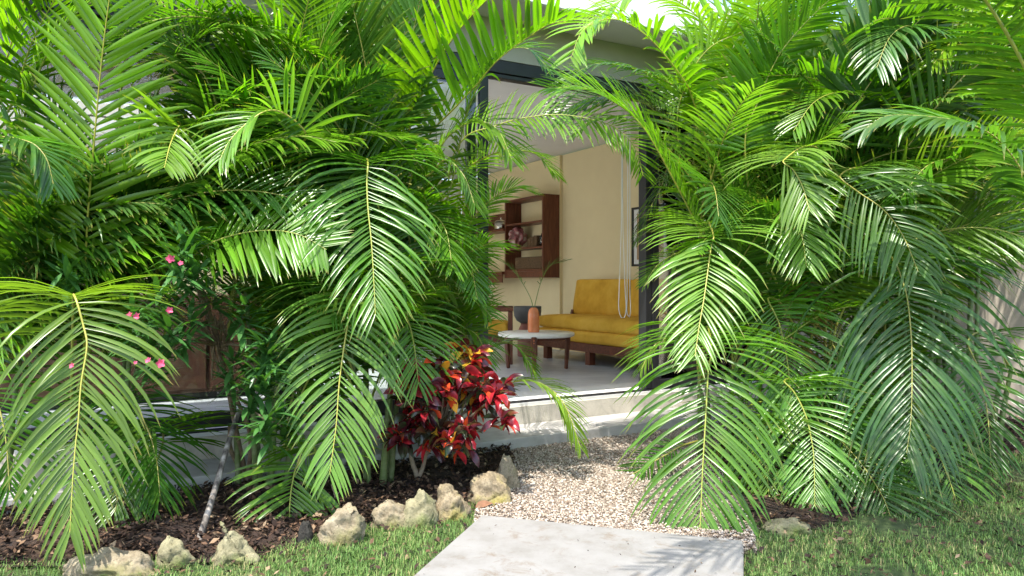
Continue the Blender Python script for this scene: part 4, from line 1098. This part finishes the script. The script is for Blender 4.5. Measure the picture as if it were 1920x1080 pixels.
bm = bmesh.new(); lathe(bm, [(.052, .176), (.045, .185), (.012, .19), (.014, .205), (0, .21)], c, 24); obj('lid', bm, M['metal'], jar, True)
c = room(2.31, 4.50, 1.7152)
bm = bmesh.new()
bmesh.ops.create_icosphere(bm, subdivisions=4, radius=1)
for v in bm.verts:
    n_ = noise.fractal(v.co * 2.3, 1, 2, 4)
    v.co = c + Vector((v.co.x * .13, v.co.y * .13, .155 + v.co.z * .155)) + v.normal * 0 + v.co * .035 * n_
M['shell'] = surf('pink_white_glaze', [(0.35, (0.05, 0.025, 0.03)), (0.5, (0.34, 0.10, 0.11)), (0.62, (0.6, 0.5, 0.46))], 6, 0.3, dist=1.0)
tag(obj('ornament', bm, M['shell'], None, True, origin=c), 'rounded pink and dark marbled ornament at the open end of the middle shelf', 'ornament')
c = room(2.36, 4.15, 1.3952)
bm = bmesh.new(); box(bm, 2.26, 2.46, 3.76, 4.50, 1.3955, 1.575, RM, 0.02, 3)
tag(obj('wicker_basket', bm, M['wicker'], origin=c), 'low brown wicker basket on the lowest shelf', 'basket')

# picture
pic = rthing('framed_picture', UR - .02, 1.8, 1.4, 'black framed print with white mount and tan field on the wall above the sofa', 'picture')
pz0, pz1, pv0, pv1 = 1.40, 2.12, 1.44, 2.10
bm = bmesh.new()
box(bm, UR - .032, UR - .002, pv0, pv0 + .025, pz0, pz1, RM, 0.002); box(bm, UR - .032, UR - .002, pv1 - .025, pv1, pz0, pz1, RM, 0.002)
box(bm, UR - .031, UR - .002, pv0 + .026, pv1 - .026, pz0, pz0 + .025, RM, 0.002); box(bm, UR - .031, UR - .002, pv0 + .026, pv1 - .026, pz1 - .025, pz1, RM, 0.002)
obj('frame', bm, M['black'], pic)
rbox('mount', (UR - .014, UR - .004, pv0 + .026, pv1 - .026, pz0 + .026, pz1 - .026), M['paper'], pic, 0)
rbox('print', (UR - .018, UR - .0145, pv0 + .09, pv1 - .09, pz0 + .08, pz1 - .08), M['tan'], pic, 0)
bm = bmesh.new()
oc = [(0.16, 0.22), (0.10, 0.25), (0.02, 0.28), (-0.05, 0.36), (-0.10, 0.36), (-0.07, 0.28), (-0.13, 0.20), (-0.04, 0.19), (0.06, 0.18)]
f_ = bm.faces.new([bm.verts.new(room(UR - .0187, (pv0 + pv1) / 2 + a_, pz0 + b_)) for a_, b_ in oc])
ex = bmesh.ops.extrude_face_region(bm, geom=[f_])
bmesh.ops.translate(bm, verts=[g for g in ex['geom'] if isinstance(g, bmesh.types.BMVert)], vec=(room(0, 0, 0) - room(.001, 0, 0)))
obj('printed_shape', bm, M['black'], pic)

# blind cords hanging inside the doorway
def room_at(px, py, v):
    """the point of the plane v (parallel to the front) seen at this pixel"""
    k = (px - CX) / F
    u = (k * (RO.y + C30 * v) - (RO.x - S30 * v)) / (C30 - k * S30)
    p = room(u, v, 0)
    return Vector((p.x, p.y, CAMZ - (py - HY) / F * p.y))
zt_ = room_at(1170, 150, .17)
for lab, pts in (('long white blind cord loop, the wider of the two inside the doorway', [(1166, 120), (1166, 300), (1165, 420), (1161, 540), (1160, 575), (1163, 592), (1168, 597), (1173, 590), (1174, 570), (1172, 540), (1168, 420), (1167, 300), (1167.5, 120)]),
                 ('long white blind cord loop, the narrow one nearest the right door frame', [(1177, 120), (1177, 300), (1176, 540), (1175, 578), (1177, 592), (1180, 595), (1182, 588), (1182, 560), (1181, 540), (1181, 300), (1181, 120)])):
    P = [room_at(x, y, .17) for x, y in pts]
    tag(tube('blind_cord', P, 0.0042, M['cord'], None, 120, 6, origin=P[5]), lab, 'cord', 'blind cords in the doorway')

# sideboard seen dimly through the left panes
sb = rthing('sideboard', -3.0, 1.6, FZ, 'reddish brown low cabinet behind the left window panes', 'cabinet')
rbox('body', (-4.6, -1.7, 1.4, 1.9, FZ + .06, FZ + .85), M['terracotta_wood'], sb, 0.006)
for k in range(4):
    rbox('door', (-4.58 + k * .72, -3.90 + k * .72, 1.378, 1.398, FZ + .09, FZ + .82), M['terracotta_wood'], sb, 0.004)
rbox('plinth', (-4.5, -1.8, 1.45, 1.85, FZ + .001, FZ + .058), M['black'], sb, 0.0)

# ------------------------------------------------------------------ oleander, croton, small things in the bed
def leaf_set(items, K=5):
    """items: (base, dir, normal, length, width, droop, curl, fold, tint/colour, twist) -> arrays of pointed leaves"""
    V, Q, A, B = [], [], [], []
    tl = np.linspace(0, 1, K)
    off = 0
    for (b, d, nn, L, W, dr, prof, fold, colr, twist) in items:
        d = nrm(np.array(d, float)); nn = np.array(nn, float)
        w = nrm(np.cross(d, nn)); p = np.array(b, float)
        rows = []
        for j in range(K):
            w = nrm(w - (w @ d) * d); nb = np.cross(w, d)
            an = twist * tl[j]
            wj = math.cos(an) * w + math.sin(an) * nb; nj = math.cos(an) * nb - math.sin(an) * w
            h = W / 2 * prof[j]
            rows.append(np.stack([p - wj * h + nj * h * fold, p, p + wj * h + nj * h * fold]))
            d = nrm(d + GRAV * dr * (0.3 + tl[j]) / K)
            p = p + d * L / (K - 1)
        V.append(np.vstack(rows))
        ii = np.arange(K - 1)[:, None] * 3
        Q.append(np.concatenate([np.stack([ii, ii + 1, ii + 4, ii + 3], -1), np.stack([ii + 1, ii + 2, ii + 5, ii + 4], -1)]).reshape(-1, 4) + off)
        off += 3 * K
        A.append(colr(tl) if callable(colr) else np.full(3 * K, colr)); B.append(np.repeat(tl, 3))
    return np.vstack(V), np.vstack(Q), np.concatenate(A), np.concatenate(B)

OB = ground(470, 915)
ole = thing('oleander_shrub', OB, 'pink flowering shrub with narrow dark leaves in whorls and bare twisted brown stems', 'shrub')
tips = [(340, 490, 3.75), (345, 445, 3.85), (350, 610, 3.85), (318, 630, 3.7), (285, 690, 3.75), (490, 700, 3.85), (497, 655, 3.9), (500, 790, 3.8), (455, 590, 3.95), (125, 525, 3.85), (250, 600, 3.75),
        (300, 560, 3.9), (400, 545, 3.95), (470, 740, 3.95), (520, 680, 4.0), (370, 520, 3.8), (440, 690, 4.0), (265, 650, 3.85), (530, 800, 4.0)]
fork = [at(440, 740, 4.12), at(412, 650, 4.08), at(455, 690, 4.15), at(430, 800, 4.15)]
specs = []
for k, f in enumerate(fork):
    specs.append(([OB + Vector((0.02 * k - .03, 0, -.03)), OB.lerp(f, .5) + Vector((random.uniform(-.05, .05), 0, .03)), f], (.016, .010)))
for x, y, Y in tips:
    e = at(x, y, Y - .27)
    f = min(fork, key=lambda q: (q - e).length + (0.3 if q.z > e.z + .2 else 0))
    mid = f.lerp(e, .5) + Vector((random.uniform(-.05, .05), random.uniform(-.04, .04), random.uniform(0.0, .09)))
    specs.append(([f, mid, e], (.009, .004)))
# the tangle of bare twigs
for k in range(16):
    a_ = at(random.uniform(350, 430), random.uniform(580, 610), 4.0 + random.uniform(-.1, .1)); b_ = at(random.uniform(395, 440), random.uniform(640, 720), 4.05)
    specs.append(([a_, a_.lerp(b_, .5) + Vector((random.uniform(-.06, .06), 0, random.uniform(-.03, .06))), b_], (.004, .006)))
tubes('stem', specs, M['bark'], ole, 6, 14)
lp = np.array([.25, .85, 1.0, .7, .03])
items = []
for x, y, Y in tips:
    e = at(x, y, Y - .27)
    down = 1.0 if (x > 440 and y > 600) else 0.45
    for k in range(40):
        a_ = random.uniform(0, 6.28); el = math.radians(random.uniform(-35, 55))
        b_ = e + Vector((0, 0, random.uniform(-.10, .05))) + Vector((random.uniform(-.02, .02), random.uniform(-.02, .02), 0))
        d_ = (math.cos(a_) * math.cos(el), math.sin(a_) * math.cos(el), math.sin(el))
        nn_ = np.cross(np.cross(d_, (0, 0, 1)), d_)
        items.append((b_, d_, nn_, random.uniform(.12, .19), random.uniform(.021, .032), random.uniform(.3, 1.1) * down * 1.3, lp, .15, random.random(), random.uniform(-.4, .4)))
V_, Q_, a_, b_ = leaf_set(items)
link_mesh('foliage', np_mesh('foliage', V_, Q_, {'tint': a_, 'along': b_}), M['oleander'], ole)
fp = np.array([.35, .9, 1.0, .75, .15])
for (x, y, Y, big) in ((320, 486, 3.62, 1), (339, 494, 3.62, .6), (244, 592, 3.6, .9), (258, 594, 3.58, 1), (318, 582, 3.6, .8), (303, 681, 3.42, 1), (279, 676, 3.45, .7), (136, 686, 3.2, .6), (254, 680, 3.45, .4)):
    Y -= .28; big *= 0.85
    c = at(x, y, Y)
    items = []
    ax_ = Vector((random.uniform(-.5, .5), -1, random.uniform(.0, .7))).normalized()
    s1 = ax_.cross(Vector((0, 0, 1))).normalized(); s2 = ax_.cross(s1)
    for k in range(5):
        t_ = k * 1.2566 + random.uniform(-.15, .15)
        r_ = s1 * math.cos(t_) + s2 * math.sin(t_)
        items.append((c, r_ + ax_ * .45, ax_, .027 * big, .023 * big, .1, fp, .1, random.random(), .5))
    V_, Q_, a_, b_ = leaf_set(items)
    link_mesh('flower', np_mesh('flower', V_, Q_, {'tint': a_, 'along': b_}), M['petal'], ole)

# croton
CB = ground(782, 912)
cro = thing('croton_bush', CB, 'croton bush with twisted glossy red, purple and orange leaves on pale forked stems', 'bush')
CCn = Vector((-.36, 4.20, .50))
heads = []
for k in range(34):
    while True:
        q = Vector((random.uniform(-1, 1), random.uniform(-1, 1), random.uniform(-1, 1)))
        if q.length < 1: break
    q = q.normalized() * random.uniform(.45, 1.0)
    heads.append(Vector((CCn.x + q.x * .34, CCn.y + q.y * .26, CCn.z + q.z * .33)))
heads += [at(812, 690, 4.15), at(830, 700, 4.1), at(800, 715, 4.12), at(770, 705, 4.2), at(855, 695, 4.15), at(925, 745, 4.1), at(900, 715, 4.12), at(760, 735, 4.05), at(940, 790, 4.1)]
specs = [([CB - Vector((0, 0, .04)), CB + Vector((.0, 0, .06)), CB + Vector((-.03, 0, .15)), CB + Vector((-.05, .0, .30))], (.018, .012)),
         ([CB + Vector((0, 0, .04)), CB + Vector((.03, 0, .10)), CB + Vector((.06, .0, .22)), CB + Vector((.10, .02, .36))], (.015, .010)),
         ([CB + Vector((0.05, 0, .18)), CB + Vector((.10, 0, .24)), CB + Vector((.15, .0, .32))], (.010, .007))]
for h in heads:
    s_ = CB + Vector((random.choice((-.05, .10, .12)), .0, .28))
    specs.append(([s_, s_.lerp(h, .5) + Vector((0, 0, -.02)), h], (.008, .004)))
M['croton_stem'] = surf('croton_stem', [(0.3, (0.16, 0.12, 0.075)), (0.7, (0.32, 0.25, 0.17))], 25, 0.85)
tubes('stem', specs, M['croton_stem'], cro)
cp = np.array([.2, .75, .95, 1.0, .9, .55, .05])
PALS = [((.55, .03, .04), (.10, .01, .015)), ((.45, .02, .03), (.03, .01, .015)), ((.14, .015, .025), (.02, .01, .016)), ((.05, .015, .02), (.03, .07, .02)),
        ((.62, .09, .02), (.50, .03, .02)), ((.75, .48, .04), (.62, .24, .03)), ((.04, .07, .015), (.16, .02, .02))]
def croton_col(mid, edge, seed):
    def f(tl):
        r = random.Random(seed)
        out = []
        for t in tl:
            k = min(1, max(0, t + r.uniform(-.3, .3)))
            e = [a * (1 - .5 * k) + b * .5 * k for a, b in zip(mid, edge)]
            out += [e, [a * k + b * (1 - k) for a, b in zip(edge, mid)], e]
        return np.array(out)
    return f
items = []
for hi_, h in enumerate(heads):
    topk = (h.z - (CCn.z - .33)) / .66
    for k in range(19):
        if topk > 0.86: w_ = [2.0, .7, .6, .6, 3.6, 4.2, 3.4]
        elif topk > .6: w_ = [2.4, 1.6, 2.2, 2.4, 2.0, .7, 2.4]
        else: w_ = [2.6, 2.0, 3.0, 3.0, 1.0, 0.15, 1.8]
        mid, edge = random.choices(PALS, w_)[0]
        a_ = random.uniform(0, 6.28); el = math.radians(random.uniform(-25, 70))
        d_ = np.array((math.cos(a_) * math.cos(el), math.sin(a_) * math.cos(el), math.sin(el)))
        nn_ = np.cross(np.cross(d_, (0, 0, 1)), d_)
        items.append((h + Vector((random.uniform(-.02, .02), random.uniform(-.02, .02), random.uniform(-.05, .03))), d_, nn_, random.uniform(.08, .15), random.uniform(.030, .054),
                      random.uniform(.8, 3.0), cp, random.uniform(.15, .55), croton_col(mid, edge, len(items)), random.uniform(-2.4, 2.4)))
V_, Q_, a_, b_ = leaf_set(items, 7)
link_mesh('foliage', np_mesh('foliage', V_, Q_, {'col': a_}), M['croton'], cro, True)

# leaning stake
a_ = ground(363, 1034); b_ = at(448, 770, 4.05)
tag(tube('stake', [a_ - Vector((0, 0, .03)), a_.lerp(b_, .35) + Vector((.006, 0, -.006)), a_.lerp(b_, .7), b_], [.016, .015, .014, .012], M['grey_bark'], None, 40, 10, origin=a_),
    'grey lichen spotted wooden stake leaning from the stones up into the oleander', 'stake')
# dry twigs
tw = ground(628, 950)
tag(tubes('dry_twig', [([tw, tw + Vector((.0, .0, .05)), tw + Vector((-.02, .0, .12))], (.004, .002)), ([tw + Vector((0, 0, .05)), tw + Vector((.03, 0, .09)), tw + Vector((.03, 0, .13))], (.003, .0015)),
                       ([tw, tw + Vector((.05, 0, .03)), tw + Vector((.10, .02, .04))], (.003, .0015)), ([tw, tw + Vector((-.06, 0, .05)), tw + Vector((-.08, .02, .09))], (.003, .0015))], M['twig'], None),
    'small dry branched twig standing in the soil above the rounded stone', 'twig')
a_ = ground(812, 962) + Vector((0, 0, .07)); b_ = ground(850, 968) + Vector((0, -.02, .015))
tag(tube('irrigation_pipe', [a_, a_.lerp(b_, .5) + Vector((0, 0, .006)), b_], .007, M['pipe'], None, 16, 8, origin=a_), 'short black pipe end poking out over the smooth tan stone', 'pipe')
a_ = ground(892, 958) + Vector((0, 0, .02))
V_, Q_, t1, t2 = leaf_set([(a_, (.5, .2, .1), (-.2, -.8, .6), .10, .05, .4, cp, .4, .5, .8)], 7)
tag(link_mesh('dead_leaf', np_mesh('dead_leaf', V_, Q_), M['dry'], None, True, a_), 'curled brown dead leaf by the slab corner', 'leaf')

# ------------------------------------------------------------------ light, sky, camera
sun_to = Vector((-0.20, -0.40, 1.0)).normalized()
el = math.asin(sun_to.z)
sd = bpy.data.lights.new('sun', 'SUN')
sd.energy = 2.4; sd.angle = math.radians(0.53); sd.color = (1.0, 0.955, 0.88)
so = bpy.data.objects.new('sun', sd); COL.objects.link(so)
so.rotation_euler = sun_to.to_track_quat('Z', 'Y').to_euler()
so.location = (0, 0, 12)

w = bpy.data.worlds.new('World'); scene.world = w; w.use_nodes = True
nt = w.node_tree; nt.nodes.clear()
sky = nt.nodes.new('ShaderNodeTexSky'); sky.sky_type = 'NISHITA'; sky.sun_disc = False
sky.sun_elevation = el; sky.sun_rotation = math.atan2(sun_to.x, sun_to.y)
sky.air_density = 1.0; sky.dust_density = 2.0
bg = nt.nodes.new('ShaderNodeBackground'); bg.inputs[1].default_value = 0.15
wo = nt.nodes.new('ShaderNodeOutputWorld')
nt.links.new(sky.outputs[0], bg.inputs[0]); nt.links.new(bg.outputs[0], wo.inputs[0])

cd = bpy.data.cameras.new('camera'); cam = bpy.data.objects.new('camera', cd); COL.objects.link(cam)
cam.location = (0, 0, CAMZ); cam.rotation_euler = (math.radians(90), 0, 0)
cd.sensor_width = 36; cd.lens = 36 * F / 1920
cd.shift_y = (HY - 540) / 1920
cd.clip_start = 0.05; cd.clip_end = 400
scene.camera = cam

scene.view_settings.view_transform = 'Standard'
scene.view_settings.look = 'None'
scene.view_settings.exposure = 1.95
scene.view_settings.gamma = 1
cy = scene.cycles
cy.max_bounces = 10; cy.diffuse_bounces = 6; cy.transmission_bounces = 5; cy.transparent_max_bounces = 12; cy.glossy_bounces = 3
cy.use_denoising = True
cy.sample_clamp_indirect = 6
